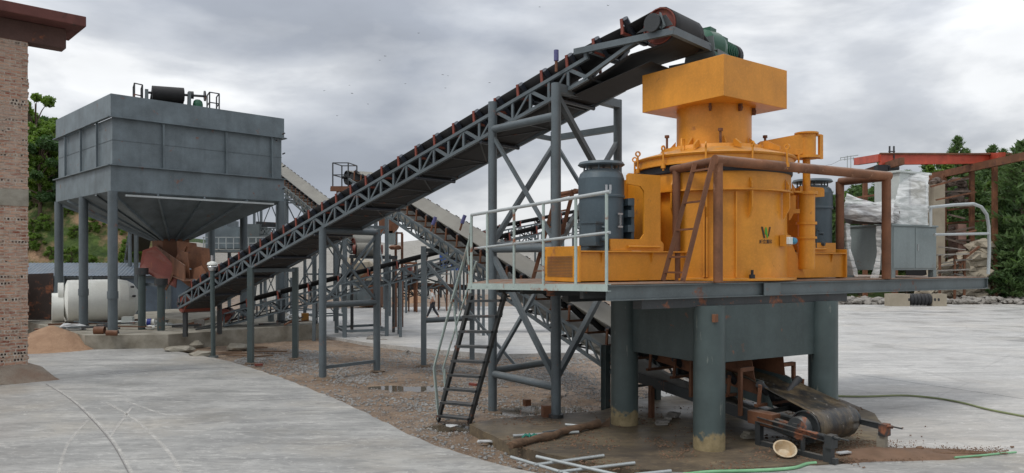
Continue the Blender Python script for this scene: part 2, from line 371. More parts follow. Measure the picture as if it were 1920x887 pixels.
def concrete(name, a, b, tint, streak=(0.35,2.2,1), rough=0.5, wet=0.0, cracks=0.0):
    k = NB(name)
    c = k.ramp(k.noise(0.35, 6, 0.6), 0.3, 0.7, b, a)
    c = k.mix(k.math('MULTIPLY', k.ramp(k.noise(0.9, 7, 0.68, stretch=streak, dist=0.6), 0.42, 0.64), 0.7), c, tuple(v*0.70 for v in b))
    c = k.mix(k.math('MULTIPLY', k.ramp(k.noise(2.6, 8, 0.72, stretch=streak, dist=0.8, off=(3,1,0)), 0.55, 0.68), 0.5), c, tuple(min(1,v*1.22) for v in a))
    c = k.mix(k.math('MULTIPLY', k.ramp(k.noise(0.22, 5, 0.6, off=(7,7,0)), 0.48, 0.7), 0.5), c, tint)
    c = k.mix(k.math('MULTIPLY', k.ramp(k.noise(5.0, 6, 0.7, stretch=(1,1.6,1)), 0.6, 0.72), 0.28), c, tuple(v*0.55 for v in b))
    c = k.mix(k.math('MULTIPLY', k.ramp(k.noise(2.2, 8, 0.78, stretch=(0.5,1.5,1), dist=1.8, off=(13,5,0)), 0.49, 0.56), 0.5), c, tuple(v*0.72 for v in b))
    c = k.mix(k.math('MULTIPLY', k.ramp(k.noise(5.5, 7, 0.8, stretch=(0.5,1.5,1), dist=1.6, off=(1,9,0)), 0.555, 0.60), 0.55), c, tuple(min(1,v*1.3) for v in a))
    if wet: c = k.mix(k.math('MULTIPLY', k.ramp(k.noise(0.28, 4, 0.6, stretch=(0.35,1.3,1), off=(1,12,0)), 0.60, 0.64), wet), c, tuple(v*0.4 for v in b))
    c = k.mix(k.math('MULTIPLY', k.noise(60, 2), 0.14), c, (0.2,0.19,0.18))
    if cracks:
        v = k.n.new('ShaderNodeTexVoronoi'); v.feature = 'DISTANCE_TO_EDGE'; v.inputs['Scale'].default_value = 0.16
        mp = k.n.new('ShaderNodeMapping'); k.l.new(k.tc.outputs['Object'], mp.inputs[0]); k.l.new(mp.outputs[0], v.inputs['Vector'])
        c = k.mix(k.math('MULTIPLY', k.ramp(v.outputs[0], 0.0, 0.006, (1,1,1), (0,0,0)), cracks), c, (0.12,0.11,0.1))
    k.color(c)
    k.rough(k.ramp(k.noise(0.6, 5), 0.35, 0.65, (rough-0.15,)*3, (rough+0.3,)*3))
    k.bump(k.noise(14, 6, 0.65), 0.2, 0.01); return k.m
M['road']  = concrete('road_concrete', (0.47,0.46,0.43), (0.275,0.272,0.262), (0.46,0.395,0.30), streak=(0.35,1.6,1), rough=0.5)
M['yard']  = concrete('yard_concrete', (0.585,0.57,0.54), (0.44,0.43,0.41), (0.54,0.49,0.42), rough=0.45, wet=0.65, cracks=0.22)
M['slab']  = concrete('stained_slab', (0.21,0.155,0.09), (0.06,0.045,0.032), (0.27,0.215,0.11), streak=(1,1,1), rough=0.55, wet=0.5)

def dense(poly, step=0.5, jit=0.0, seed=1):
    rnd = random.Random(seed); o = []
    for i in range(len(poly)):
        a = poly[i]; b = poly[(i+1)%len(poly)]; L = math.hypot(b[0]-a[0], b[1]-a[1]); n = max(1, int(L/step))
        for q in range(n):
            t = q/n; o.append((a[0]+(b[0]-a[0])*t + (rnd.uniform(-jit,jit) if q else 0), a[1]+(b[1]-a[1])*t + (rnd.uniform(-jit,jit) if q else 0)))
    return o
re_ = [gp(*p) for p in ((300,653),(345,661),(400,671),(440,680),(485,694),(540,713),(600,736),(650,757),(700,781),(745,804),(790,825),(840,843),(900,862),(960,877),(1030,893),(1110,902),(1190,889),(1270,884),(1400,877),(1560,871),(1740,861),(1920,850))]
poly = [(p.x,p.y) for p in re_] + [(40,9.5),(60,3),(60,-20),(-60,-20),(-60,24),(-22,25.6),(-15.4,26.65)]
edge = dense(poly[:22]+[], 0.35, 0.035, 3)
# keep only the open run along the ragged edge, then the far corners
edge = [p for p in edge if True]
run = []
rnd = random.Random(5)
for i in range(21):
    a, b = poly[i], poly[i+1]; L = math.hypot(b[0]-a[0], b[1]-a[1]); n = max(1, int(L/0.25))
    for q in range(n):
        t = q/n; run.append((a[0]+(b[0]-a[0])*t+rnd.uniform(-.025,.025), a[1]+(b[1]-a[1])*t+rnd.uniform(-.04,.04)))
run.append(poly[21])
struct(MB().prism(run+poly[22:], -0.22, 0.0), 'road', 'road')
yard = [(-10,34),(-5.6,29),(-2.3,26.5),(-.6,25.4),(2.0,25.8),(4.6,25.0),(5.4,17.5),(6.4,14.2),(5.9,11.35),(14,9.8),(40,9.0),(90,8),(90,57),(30,55),(-6,52),(-22,46)]
struct(MB().prism(yard, -0.2, -0.012), 'yard', 'yard')
sl = [gp(*p,0.02) for p in ((880,795),(930,785),(990,780),(1060,775),(1130,769),(1200,748),(1330,735),(1560,742),(1640,775),(1665,812),(1650,848),(1560,868),(1420,876),(1300,883),(1190,880),(1120,868),(1020,850),(955,832))]
o = struct(MB().prism(dense([(p.x,p.y) for p in sl], 0.3, 0.015, 2), -0.25, 0.02), 'machine_slab', 'slab')
# plinth below the hopper
pl = [(-15.3,26.75),(-12.45,27.05),(-8.05,31.7),(-12.5,40),(-17,42),(-23,34.5)]
tag(single(MB().prism(dense(pl,0.4,0.03,4), -0.2, 0.5), 'concrete_plinth', 'concrete_old', '', ''), 'long low cracked concrete plinth carrying the big grey hopper', 'plinth')

# puddles
kw = NB('puddle_water'); kw.color((0.10,0.08,0.055)); kw.rough(0.04); kw.b.inputs['IOR'].default_value = 1.33; kw.bump(kw.noise(6,2), 0.02, 0.01)
M['water'] = kw.m
for i, (p, rx, ry, z) in enumerate(((P1,1.6,0.55,-0.212),(P2,1.7,0.6,-0.212),(P3,0.85,0.5,-0.222),(P4,1.2,1.0,-0.205))):
    pts = []
    for a in range(40):
        t = 2*math.pi*a/40; k_ = 1+0.3*mnoise.noise(Vector((math.cos(t)*1.5, math.sin(t)*1.5, i*3.0)))
        pts.append((p.x+math.cos(t)*rx*k_*1.15, p.y+math.sin(t)*ry*k_*1.15))
    m2 = MB(); m2.add([(x,y,z) for x,y in pts], [tuple(range(40))]); o = m2.build('puddle', M['water']); o['kind'] = 'structure'

# wet film on the slab and on the near yard
def ribbon(name, pts, wd, z, mat):
    vs = []; pts = [Vector((p.x,p.y,0)) for p in pts]
    for i, p in enumerate(pts):
        d = (pts[min(i+1,len(pts)-1)]-pts[max(i-1,0)]).normalized(); n = Vector((-d.y,d.x,0))
        vs += [(p.x+n.x*wd/2, p.y+n.y*wd/2, z), (p.x-n.x*wd/2, p.y-n.y*wd/2, z)]
    m2 = MB(); m2.add(vs, [(2*i+1,2*i+3,2*i+2,2*i) for i in range(len(pts)-1)]); o = m2.build(name, mat); o['kind'] = 'structure'; return o
def smooth_px(pts, n=12, z=0.0):
    ps = [gp(p[0],p[1],z) for p in pts]; o = []
    for i in range(len(ps)-1):
        p0 = ps[max(i-1,0)]; p1 = ps[i]; p2 = ps[i+1]; p3 = ps[min(i+2,len(ps)-1)]
        for q in range(n):
            t = q/n
            o.append(0.5*((2*p1)+(p2-p0)*t+(2*p0-5*p1+4*p2-p3)*t*t+(3*p1-p0-3*p2+p3)*t**3))
    o.append(ps[-1]); return o
def markmat(name, c, thr=0.5, sc=7):
    k = NB(name); k.color(c); k.rough(0.7)
    tr = k.n.new('ShaderNodeBsdfTransparent'); ms = k.n.new('ShaderNodeMixShader')
    k.l.new(k.math('MULTIPLY', k.ramp(k.noise(sc, 6, 0.75), thr-0.15, thr+0.2), 0.8), ms.inputs[0])
    k.l.new(tr.outputs[0], ms.inputs[1]); k.l.new(k.b.outputs[0], ms.inputs[2]); k.l.new(ms.outputs[0], k.n['Material Output'].inputs[0]); return k.m
M['tyre'] = markmat('tyre_scuff', (0.58,0.56,0.52), 0.44, 2.2)
M['joint'] = markmat('joint_crack', (0.22,0.21,0.20), 0.3, 5)
M['joint2'] = markmat('soft_joint', (0.20,0.195,0.19), 0.40, 4)
ribbon('road_joint', smooth_px([(86,720),(130,748),(170,785),(210,832),(245,895)]), 0.022, 0.004, M['joint'])
ribbon('road_joint', smooth_px([(90,712),(200,702),(330,693),(440,688)]), 0.03, 0.004, M['joint2'])
ribbon('road_joint', smooth_px([(245,748),(420,752),(560,748),(640,744)]), 0.02, 0.004, M['joint2'])
for a_, b_ in (((1600,640),(1920,672)),((1600,596),(1920,606)),((1590,700),(1920,748))): ribbon('yard_joint', [gp(a_[0]+(b_[0]-a_[0])*t/8, a_[1]+(b_[1]-a_[1])*t/8, -.012) for t in range(9)], 0.035, -0.008, M['joint2'])
ribbon('tyre_mark', smooth_px([(92,722),(136,750),(176,786),(216,832),(252,895)]), 0.045, 0.008, M['tyre'])
ribbon('tyre_mark', smooth_px([(200,755),(250,785),(295,825),(325,860),(345,900)]), 0.06, 0.004, M['tyre'])
ribbon('tyre_mark', smooth_px([(165,788),(135,822),(120,850),(108,895)]), 0.05, 0.004, M['tyre'])
ribbon('tyre_mark', smooth_px([(236,752),(300,775),(330,780)]), 0.06, 0.004, M['tyre'])
ribbon('tyre_mark', smooth_px([(246,765),(222,798),(208,818)]), 0.05, 0.004, M['tyre'])

# gravel stones (uncountable): one mesh
def stones(name, spots, smin, smax, mat, seed, zoff=0.0, hfun=ground_h):
    rnd = random.Random(seed); V = []; F = []
    base = [(1,0,0),(0,1,0),(-1,0,0),(0,-1,0),(0,0,1),(0,0,-1)]
    fs = [(0,1,4),(1,2,4),(2,3,4),(3,0,4),(1,0,5),(2,1,5),(3,2,5),(0,3,5)]
    for (x,y) in spots:
        s_ = smin+(smax-smin)*rnd.random()**2.2; a = rnd.uniform(0,6.28); sx = s_*rnd.uniform(.7,1.2); sy = s_*rnd.uniform(.6,1.0); sz = s_*rnd.uniform(.4,.75)
        z = hfun(x,y)+sz*0.3+zoff; b = len(V); ca, sa = math.cos(a), math.sin(a)
        for (u,v,w_) in base:
            u2 = u*sx*rnd.uniform(.75,1.15); v2 = v*sy*rnd.uniform(.75,1.15); q = 0.35*s_*rnd.uniform(-1,1)
            V.append((x+ca*u2-sa*v2+q*abs(w_), y+sa*u2+ca*v2, z+w_*sz))
        F += [tuple(b+i for i in f) for f in fs]
    m2 = MB(); m2.add(V, F); o = m2.build(name, mat); o['kind'] = 'stuff'; return o
rnd = random.Random(11); spots = []
while len(spots) < 27000:
    x = rnd.uniform(-9,6); y = rnd.uniform(11.0,27.5)
    if x > 5.2 and y < 20: continue
    d = mnoise.noise(Vector((x*0.5,y*0.5,3)))*0.5+0.5
    # dense towards the road edge, the middle and the yard edge
    if rnd.random() < (0.10 + max(0, d-0.40)*3.2)*(1.0 if x < -2.2 or y > 19 else 0.75): spots.append((x,y))
o = stones('gravel', spots, 0.018, 0.062, M['stone'], 21); tag(o, 'loose grey crushed stone scattered over the brown mud', 'gravel')
spots = []
while len(spots) < 2600:
    p = gp(rnd.gauss(1590,60), rnd.uniform(828,868)); spots.append((p.x,p.y))
spots += [(lambda q:(q.x,q.y))(gp(rnd.uniform(1650,1890), 853-(rnd.random()**1.6)*16*max(0.15,1-abs(u_)))) for u_ in [rnd.uniform(-1,1) for _ in range(2200)]]
o = stones('pebbles', spots, 0.008, 0.02, M['pebble'], 22, 0.0, lambda x,y: 0.022); tag(o, 'small brown pebbles spilt along the road edge below the tail drum', 'pebbles')
mm_ = MB(); vs = []
for j in range(16):
    for i in range(40):
        px = 1530+i*9.5; py = 838+j*1.9; p = gp(px,py); u_ = (i-12)/ (12 if i<12 else 27); q = max(0,1-abs(u_))*math.sin(j/15*math.pi)
        vs.append((p.x,p.y,-.035+(.05+.075*max(0,1-abs(u_)*.8))*q**.6*(1+.35*nz(p.x,p.y,3))+.01*nz(p.x,p.y,14)*q))
mm_.add(vs,[(j*40+i,j*40+i+1,(j+1)*40+i+1,(j+1)*40+i) for j in range(15) for i in range(39)],True)
o = mm_.build('grit','pebble'); tag(o,'low heap of brown grit spilt below the tail drum along the road edge','grit',kind='stuff')
rnd = random.Random(61); spots = []
while len(spots) < 2600:
    p = gp(rnd.uniform(890,1620), rnd.uniform(762,882), .02)
    if mnoise.noise(Vector((p.x*1.2,p.y*1.2,8))) > rnd.uniform(-.15,.45): spots.append((p.x,p.y))
o = stones('dirt_crumbs', spots, 0.006, 0.034, M['pebble'], 23, 0.0, lambda x,y: 0.02); tag(o, 'dark crumbs of dirt and chips strewn over the stained slab under the crusher', 'dirt')
# scattered clods on slab and yard
for i,(px,py,s_) in enumerate(((1724,844,0.07),(1745,846,0.035),(1692,803,0.02),(1707,817,0.02),(1728,819,0.02),(1898,839,0.03),(1735,800,0.018))):
    p = gp(px,py); single(MB().blob((p.x,p.y,s_*0.4),(s_,s_*0.8,s_*0.6),i,1,0.3), 'clod', 'pebble', 'brown clod of earth lying on the pale concrete yard', 'clod', 'clods on the yard')
for i,(px,py,s_,m) in enumerate(((697,640,0.24,'rubble'),(718,641,0.18,'rubble'),(670,637,0.12,'rubble'),(763,660,0.1,'rubble'))):
    p = gp(px,py,-0.1); single(MB().blob((p.x,p.y,-0.1+s_*0.3),(s_,s_*0.8,s_*0.6),i+30,1,0.3), 'rock', m, 'loose grey rock lying beside the kerb of the yard', 'rock', 'rocks by the yard kerb')
for i,(px,py,lab) in enumerate(((222,0,''),(912,830,'white scrap of plastic lying on the mud left of the slab'),(850,800,'crumpled pale bag lying in the mud beside the ladder puddle'))):
    if i == 0: continue
    p = gp(px,py,-0.12); single(MB().blob((p.x,p.y,-0.1),(0.16,0.08,0.03),i+50,1,0.35), 'plastic_scrap', 'bag', lab, 'litter')
for i,(px,py) in enumerate(((485,685),(470,668),(888,722))):
    p = gp(px,py,-0.05); single(MB().box((p.x,p.y,-0.03),(0.24,0.11,0.07),i*1.1+.4), 'brick', 'red', ['red brick lying by the road edge near the lamp post','red brick half buried behind the road edge','red brick chip lying on the gravel behind the ladder'][i], 'brick', bevel=0.008)

# ------------------------------------------------------------------ hills and backdrop
def hillgrid(name, x0,x1,y0,y1, nx_, ny_, hf, mat):
    X = np.linspace(x0,x1,nx_); Y = np.linspace(y0,y1,ny_)
    m2 = MB(); m2.add([(x,y,hf(x,y)) for y in Y for x in X], [(j*nx_+i, j*nx_+i+1, (j+1)*nx_+i+1, (j+1)*nx_+i) for j in range(ny_-1) for i in range(nx_-1)], True)
    return struct(m2, name, mat)
k = NB('earth_bank')
c = k.ramp(k.noise(0.35, 6, 0.65), 0.3, 0.7, (0.26,0.15,0.085), (0.44,0.29,0.18))
c = k.mix(k.ramp(k.noise(0.22, 6, 0.7, off=(3,3,1)), 0.40, 0.52), c, k.ramp(k.noise(1.5,5), 0.3, 0.7, (0.03,0.06,0.012), (0.10,0.15,0.03)))
k.color(c); k.rough(0.95); k.bump(k.noise(1.6, 7, 0.7), 1.0, 0.4); M['bank'] = k.m
k = NB('green_hill')
k.color(k.ramp(k.noise(0.5, 7, 0.75), 0.3, 0.7, (0.015,0.035,0.01), (0.075,0.12,0.03))); k.rough(0.95); k.bump(k.noise(0.8, 7, 0.75), 1.0, 1.0); M['greenhill'] = k.m
sm = lambda t: (lambda q: q*q*(3-2*q))(max(0.0, min(1.0, t)))
def left_hill(x, y):
    # bank foot roughly 47 m away, rising to a wooded shelf; falls towards the right
    f = sm((y-50-0.15*(x+20))/9)
    top = 4.6 + 4.0*sm((-x-16)/18) + 1.0*nz(x,y,0.12)
    rise = 0.16*max(0,y-58)*sm((-x-14)/25)
    return -0.3 + f*(top+0.5*nz(x,y,0.5,4))*sm((-x/max(y,1)-.415)/.09) + rise*f*sm((-x/max(y,1)-.43)/.1)
hillgrid('hill', -75,-4,44,120,70,70, left_hill, M['bank'])
def stock_h(x, y):
    f = sm((y-72)/17); top = 5.6+1.5*nz(x,0,0.06,9)+1.3*sm((6-abs(x+18))/10)
    return -0.3+f*(top)+0.35*nz(x,y,0.35,5)*f
hillgrid('stockpile', -50,22,68,98,80,40, stock_h, M['stockpile'])
def far_h(x, y):
    f = sm((y-105)/30); return -0.3+f*(5.6+1.2*nz(x,0,0.03,2)+1.5*sm((-x-30)/40)+0.6*nz(x,y,0.2,8))
hillgrid('far_hill', -120,60,100,180,100,30, far_h, M['greenhill'])
def right_h(x, y):
    f = sm((y-66-0.1*(x-35))/12); return -0.3+f*(3.6+4.5*sm((x-32)/26)+0.8*nz(x,y,0.12,3))+0.05*max(0,y-80)*sm((x-30)/20)
hillgrid('hill', 16,110,58,130,70,50, right_h, M['bank'])
# ------------------------------------------------------------------ brick building (left)
k = NB('worn_brick')
mpn = k.n.new('ShaderNodeMapping'); k.l.new(k.tc.outputs['UV'], mpn.inputs[0])
# small waviness so courses are not ruler straight
nzc = k.n.new('ShaderNodeTexNoise'); nzc.inputs['Scale'].default_value = 2.2; nzc.inputs['Detail'].default_value = 3
k.l.new(mpn.outputs[0], nzc.inputs['Vector'])
off = k.n.new('ShaderNodeVectorMath'); off.operation = 'SCALE'; off.inputs['Scale'].default_value = 0.05
k.l.new(nzc.outputs['Color'], off.inputs[0])
ad = k.n.new('ShaderNodeVectorMath'); ad.operation = 'ADD'; k.l.new(mpn.outputs[0], ad.inputs[0]); k.l.new(off.outputs[0], ad.inputs[1])
def brick(bw, rh, mort, o0):
    b = k.n.new('ShaderNodeTexBrick'); b.inputs['Scale'].default_value = 1.0; b.inputs['Brick Width'].default_value = bw; b.inputs['Row Height'].default_value = rh
    b.inputs['Mortar Size'].default_value = mort; b.inputs['Mortar Smooth'].default_value = 0.3; b.inputs['Bias'].default_value = 0.0
    b.inputs['Color1'].default_value = (0,0,0,1); b.inputs['Color2'].default_value = (1,1,1,1); b.inputs['Mortar'].default_value = (0.5,0.5,0.5,1)
    b.offset = o0; k.l.new(ad.outputs[0], b.inputs['Vector']); return b
b1 = brick(0.25, 0.085, 0.011, 0.5); b2 = brick(0.075, 0.085, 0.018, 0.3)
# bricks of the odd rows are end-on hollow bricks: rows of small dark holes
sepv = k.n.new('ShaderNodeSeparateXYZ'); k.l.new(ad.outputs[0], sepv.inputs[0])
row = k.math('FLOOR', k.math('DIVIDE', sepv.outputs[1], 0.085))
wn_ = k.n.new('ShaderNodeTexWhiteNoise'); wn_.noise_dimensions = '1D'; k.l.new(row, wn_.inputs['W'])
odd = k.math('GREATER_THAN', wn_.outputs['Value'], 0.55)
nrow = k.ramp(k.noise(1.6, 3, co='UV', stretch=(1,4,1)), 0.47, 0.53)
odd = k.math('MULTIPLY', odd, nrow)
colA = k.ramp(b1.outputs['Color'], 0.0, 1.0, (0.24,0.075,0.045), (0.50,0.28,0.19))
colA = k.mix(k.ramp(k.noise(6, 6, 0.7, co='UV', stretch=(1,2.5,1)), 0.42, 0.62), colA, (0.46,0.36,0.28))
hole = k.ramp(b2.outputs['Color'], 0.4, 0.5, (0.035,0.022,0.018), (0.42,0.27,0.19))
col = k.mix(odd, colA, hole)
mort = k.math('MAXIMUM', k.math('MULTIPLY', b1.outputs['Fac'], k.math('SUBTRACT', 1.0, odd)), k.math('MULTIPLY', b2.outputs['Fac'], odd))
col = k.mix(mort, col, k.ramp(k.noise(9, 4, co='UV'), 0.3, 0.7, (0.30,0.24,0.19), (0.58,0.51,0.43)))
col = k.mix(k.math('MULTIPLY', k.ramp(k.noise(1.1, 6, 0.7, co='UV'), 0.48, 0.62), 0.55), col, (0.42,0.33,0.27))
k.color(col); k.rough(0.92)
k.bump(k.math('ADD', k.math('MULTIPLY', mort, -0.7), k.noise(14, 6, 0.7, co='UV')), 0.9, 0.02); M['brick'] = k.m
Q = Vector((-12.97,20.0,0)); wa = Vector((0.722,0.692,0)); wn = Vector((0.692,-0.722,0))
rzw = math.atan2(0.692,0.722)
bt = thing('brick_building', 'unfinished brick building with a rusty red roof edge cut by the left of the picture', 'building', Q)
def wallpt(a, n, z): return Q + wa*a + wn*n + Vector((0,0,z))
def wbox(m, a0,a1,n0,n1,z0,z1):
    ps = [wallpt(a,n,z) for z in (z0,z1) for a,n in ((a0,n1),(a1,n1),(a1,n0),(a0,n0))]
    m.add(ps, [(3,2,1,0),(4,5,6,7),(0,1,5,4),(1,2,6,5),(2,3,7,6),(3,0,4,7)]); return m
def wallpart(a0,a1,z0,z1):
    m2 = wbox(MB(), a0,a1,-0.5,0,z0,z1); rq = random.Random(int(z0*10)); zz_ = z0
    while zz_ < z1-.09:
        wbox(m2, -rq.uniform(.1,.24), rq.uniform(-.004,.03), -0.3, rq.uniform(.002,.02), zz_+.008, zz_+.078) if rq.random()<.75 else None
        zz_ += .085
    for _ in range(140):
        zz_ = z0+.085*int(rq.uniform(0,(z1-z0)/.085-1)); aa = -rq.uniform(.2,2.2); wbox(m2, aa-.22, aa, -.1, rq.uniform(.004,.014), zz_+.008, zz_+.078)
    o = m2.build('brick_wall', M['brick'], bt, world=True)
    uv = o.data.uv_layers.new(name='UVMap')
    for poly in o.data.polygons:
        for li in poly.loop_indices:
            p = m2.v[o.data.loops[li].vertex_index]; q = Vector(p)-Q
            uv.data[li].uv = (q.dot(wa)+q.dot(wn)*1.0+20, q.z)
    return o
wallpart(-6.0, 0.0, 0.35, 4.62); wallpart(-6.0,0.0,5.06,9.02)
wbox(MB(), -6.0,0.015,-0.51,0.02,4.62,5.06).build('concrete_band', 'concrete_old', bt, world=True)
wbox(MB(), -6.0,0.90,-0.45,0.03,9.02,9.55).build('lintel_beam', paint('lintel_concrete', (0.10,0.055,0.045), rough=0.9, rust=0.3, dust=0.2), bt, world=True, bevel=0.01)
ms_ = MB()
ms_.plate([wallpt(-6,0.03,9.54), wallpt(-0.0,0.03,9.54), wallpt(-0.0,0.03,9.02), wallpt(-6,0.03,9.02)], 0.05)
rt = wbox(MB(), -6.5,1.25,-1.2,0.62,9.56,9.84); rt.build('roof_slab', paint('roof_edge', (0.12,0.042,0.034), rough=0.85, rust=0.4, dust=0.3, streak=0.7, rustc=(0.05,0.03,0.025)), bt, world=True, bevel=0.02)
bl = MB(); rnd = random.Random(4); pts = []
for a in range(26):
    t = a/25; pts.append(t)
mnd = []
for j in range(5):
    for i in range(25):
        a = -6.0+ i/24*6.6; rr = j/4
        n_ = -0.2 + 0.95*rr*(1+0.12*mnoise.noise(Vector((a*2,j,0)))); z = 0.42*(1-rr**2.2) + 0.06*mnoise.noise(Vector((a*3,rr*3,2)))
        if a > 0.0: z *= max(0, 1-(a/0.6)**2)
        mnd.append(wallpt(a, n_, max(z, -0.02)))
bl.add(mnd, [(j*25+i, j*25+i+1, (j+1)*25+i+1, (j+1)*25+i) for j in range(4) for i in range(24)], True)
bl.build('footing', plain('earthy_footing',(0.20,0.13,0.09),(0.30,0.27,0.22),scale=1.5,rough=.95,bump=.8,bd=.05), bt, world=True)
b = MB(); bp = at(85,30,20.8)
b.path([bp+Vector((0,0,-0.08)), bp+Vector((0.01,0,0.0)), bp+Vector((0.015,0,0.08)), bp+Vector((-0.01,0,0.15)), bp+Vector((-0.02,0,0.2))], [0.045,0.075,0.06,0.03,0.008], 8)
b.path([bp+Vector((0.0,0,-0.02)), bp+Vector((0.08,0.02,-0.09)), bp+Vector((0.14,0.03,-0.13))], [0.04,0.025,0.01], 6)
b.tube(bp+Vector((0.0,0.01,-0.06)), bp+Vector((0.0,0.01,-0.145)), 0.008, 5)
single(b, 'bird', 'hair', 'small dark bird perched on the edge of the red roof', 'bird')

# ------------------------------------------------------------------ hopper
H0 = Vector((-14.66,27.3,0)); hu = Vector((.7071,.7071,0))*6.85; hv = Vector((-.7071,.7071,0))*7.3
hop = thing('steel_hopper', 'huge blue grey steel storage hopper on round legs at the left', 'hopper', (-14.66,27.3,0.5))
def hp(a, b, z): return H0 + hu*a + hv*b + Vector((0,0,z))
c4 = [(0,0),(1,0),(1,1),(0,1)]
zt, zf1, zf2, zb_ = 9.29, 8.44, 6.68, 5.73
def ring_wall(z0, z1, inset=0.0, t=0.02):
    m2 = MB()
    for i in range(4):
        a = c4[i]; b2_ = c4[(i+1)%4]
        f = lambda c: ((c[0]-.5)*(1-2*inset)+.5, (c[1]-.5)*(1-2*inset)+.5)
        a, b2_ = f(a), f(b2_)
        m2.plate([hp(*a,z0), hp(*b2_,z0), hp(*b2_,z1), hp(*a,z1)], t)
    return m2
ring_wall(zf1, zt).build('top_band', 'hopper', hop, world=True)
ring_wall(zf2+0.001, zf1-0.001, 0.012).build('wall_panel', 'hopper', hop, world=True)
ring_wall(zb_, zf2).build('bottom_band', 'hopper', hop, world=True)
for z in (zf1, zf2):
    m2 = MB()
    for i in range(4):
        a = c4[i]; b2_ = c4[(i+1)%4]; f = lambda c: ((c[0]-.5)*1.015+.5, (c[1]-.5)*1.015+.5); a=f(a); b2_=f(b2_)
        m2.beam(hp(*a,z), hp(*b2_,z), 0.14, 0.035)
    m2.build('flange', 'hopper', hop, world=True)
for (axis, n) in ((0,4),(1,4),(2,4),(3,4)):
    for q in ([0.27,0.63,0.92] if axis in (0,2) else [0.22,0.5,0.8]):
        ab = {0:(q,-0.001),1:(1.001,q),2:(q,1.001),3:(-0.001,q)}[axis]
        MB().beam(hp(*ab,zf2+0.02), hp(*ab,zf1-0.02), 0.09, 0.05, up=(hu.normalized() if axis in (0,2) else hv.normalized())).build('stiffener', 'hopper', hop, world=True)
for i in range(4):
    a = c4[i]; b2_ = c4[(i+1)%4]; f = lambda c: ((c[0]-.5)*.979+.5, (c[1]-.5)*.979+.5); a=f(a); b2_=f(b2_)
    MB().beam(hp(*a,7.62),hp(*b2_,7.62),.03,.012).build('weld_seam','hopper',hop,world=True)
# inverted pyramid: slopes with ribs
zo = 4.1; ci = [(0.42,0.40),(0.58,0.40),(0.58,0.56),(0.42,0.56)]
for i in range(4):
    a, b2_ = c4[i], c4[(i+1)%4]; ai, bi = ci[i], ci[(i+1)%4]
    m2 = MB().plate([hp(*a,zb_), hp(*b2_,zb_), hp(*bi,zo), hp(*ai,zo)], 0.02)
    o = m2.build('cone_plate', 'grey_l' if False else 'hopper', hop, world=True)
    rb = MB()
    for q in (0.0,0.24,0.5,0.76) if i in (0,3) else (0.2,0.5,0.8):
        t0 = hp(a[0]+(b2_[0]-a[0])*q, a[1]+(b2_[1]-a[1])*q, zb_-0.04); t1 = hp(ai[0]+(bi[0]-ai[0])*q, ai[1]+(bi[1]-ai[1])*q, zo-0.04)
        rb.beam(t0, t1, 0.07, 0.10)
    if i in (0,3):
        t0 = hp(a[0]+(b2_[0]-a[0])*.07, a[1]+(b2_[1]-a[1])*.07, zb_-0.14); t1 = hp(a[0]+(b2_[0]-a[0])*.93, a[1]+(b2_[1]-a[1])*.93, zb_-0.14)
        if i == 0: MB().beam(t0, t1, 0.09, 0.07).build('edge_bar', 'galv', hop, world=True)
    rb.build('rib', 'hopper', o, world=True)
outlet = MB()
for i in range(4):
    a, b2_ = ci[i], ci[(i+1)%4]
    outlet.plate([hp(*a,3.2), hp(*b2_,3.2), hp(*b2_,zo), hp(*a,zo)], 0.02)
outlet.build('outlet', 'rust', hop, world=True)
for (a,b_) in ((0.012,0.012),(0.012,0.5),(0.012,0.985),(0.988,0.012),(0.988,0.5),(0.988,0.985)):
    p = hp(a,b_,0)
    lg = MB().tube(p+Vector((0,0,0.5)), p+Vector((0,0,zb_)), 0.168, 20).build('leg', 'grey', hop, world=True)
    MB().path([p+Vector((math.cos(t_*.8)*.169,math.sin(t_*.8)*.169,.6+t_*.125)) for t_ in range(42)],.007,4).build('weld_seam','grey_l',lg,world=True)
    MB().tube(p+Vector((0,0,1.78)), p+Vector((0,0,2.05)), 0.19, 20).build('collar', 'grey', lg, world=True)
    MB().tube(p+Vector((0,0,0.5)), p+Vector((0,0,0.62)), 0.23, 20, 0.19).build('base_plate', 'steel_d', lg, world=True)
for (z,q) in ((8.6,0.985),(7.75,0.985),(7.2,0.985),(6.25,0.985),(8.3,0.94)):
    p = hp(q,-0.012,z); MB().tube(p, p+Vector((0.12,-0.12,0.02)), 0.03, 8).build('peg', 'steel_d', hop, world=True)

# delivery conveyor head on top of the hopper (the conveyor itself runs away behind it)
dc = thing('delivery_conveyor', 'conveyor head with black drum and green gearbox on top of the hopper', 'conveyor', (-14.6,31.2,9.3))
DD = 31.0
dl = at(285,174,30.6); dr_ = at(345,178,31.2)
ax = (dr_-dl).normalized()
dv_ = Vector((-ax.y, ax.x, 0))
base_z = 9.40
for (p, nm) in ((dl,'a'),(dr_,'b')):
    pass
m2 = MB(); m2.lathe(dl, [(0.0,0),(0.27,0),(0.29,0.02),(0.29,(dr_-dl).length-0.02),(0.27,(dr_-dl).length),(0,(dr_-dl).length)], 28, axis=ax)
m2.build('drum', 'belt_d', dc, world=True)
m2 = MB().tube(dl-ax*0.25, dr_+ax*0.85, 0.05, 10); m2.build('shaft', 'steel_d', dc, world=True)
pe = at(412,190,31.9); pe.z = base_z; ps = at(250,183,30.3); ps.z = base_z
m2 = MB()
for off_ in (-0.38, 0.38):
    m2.beam(ps+dv_*off_, pe+dv_*off_, 0.10, 0.14)
m2.build('frame', 'steel_d', dc, world=True)
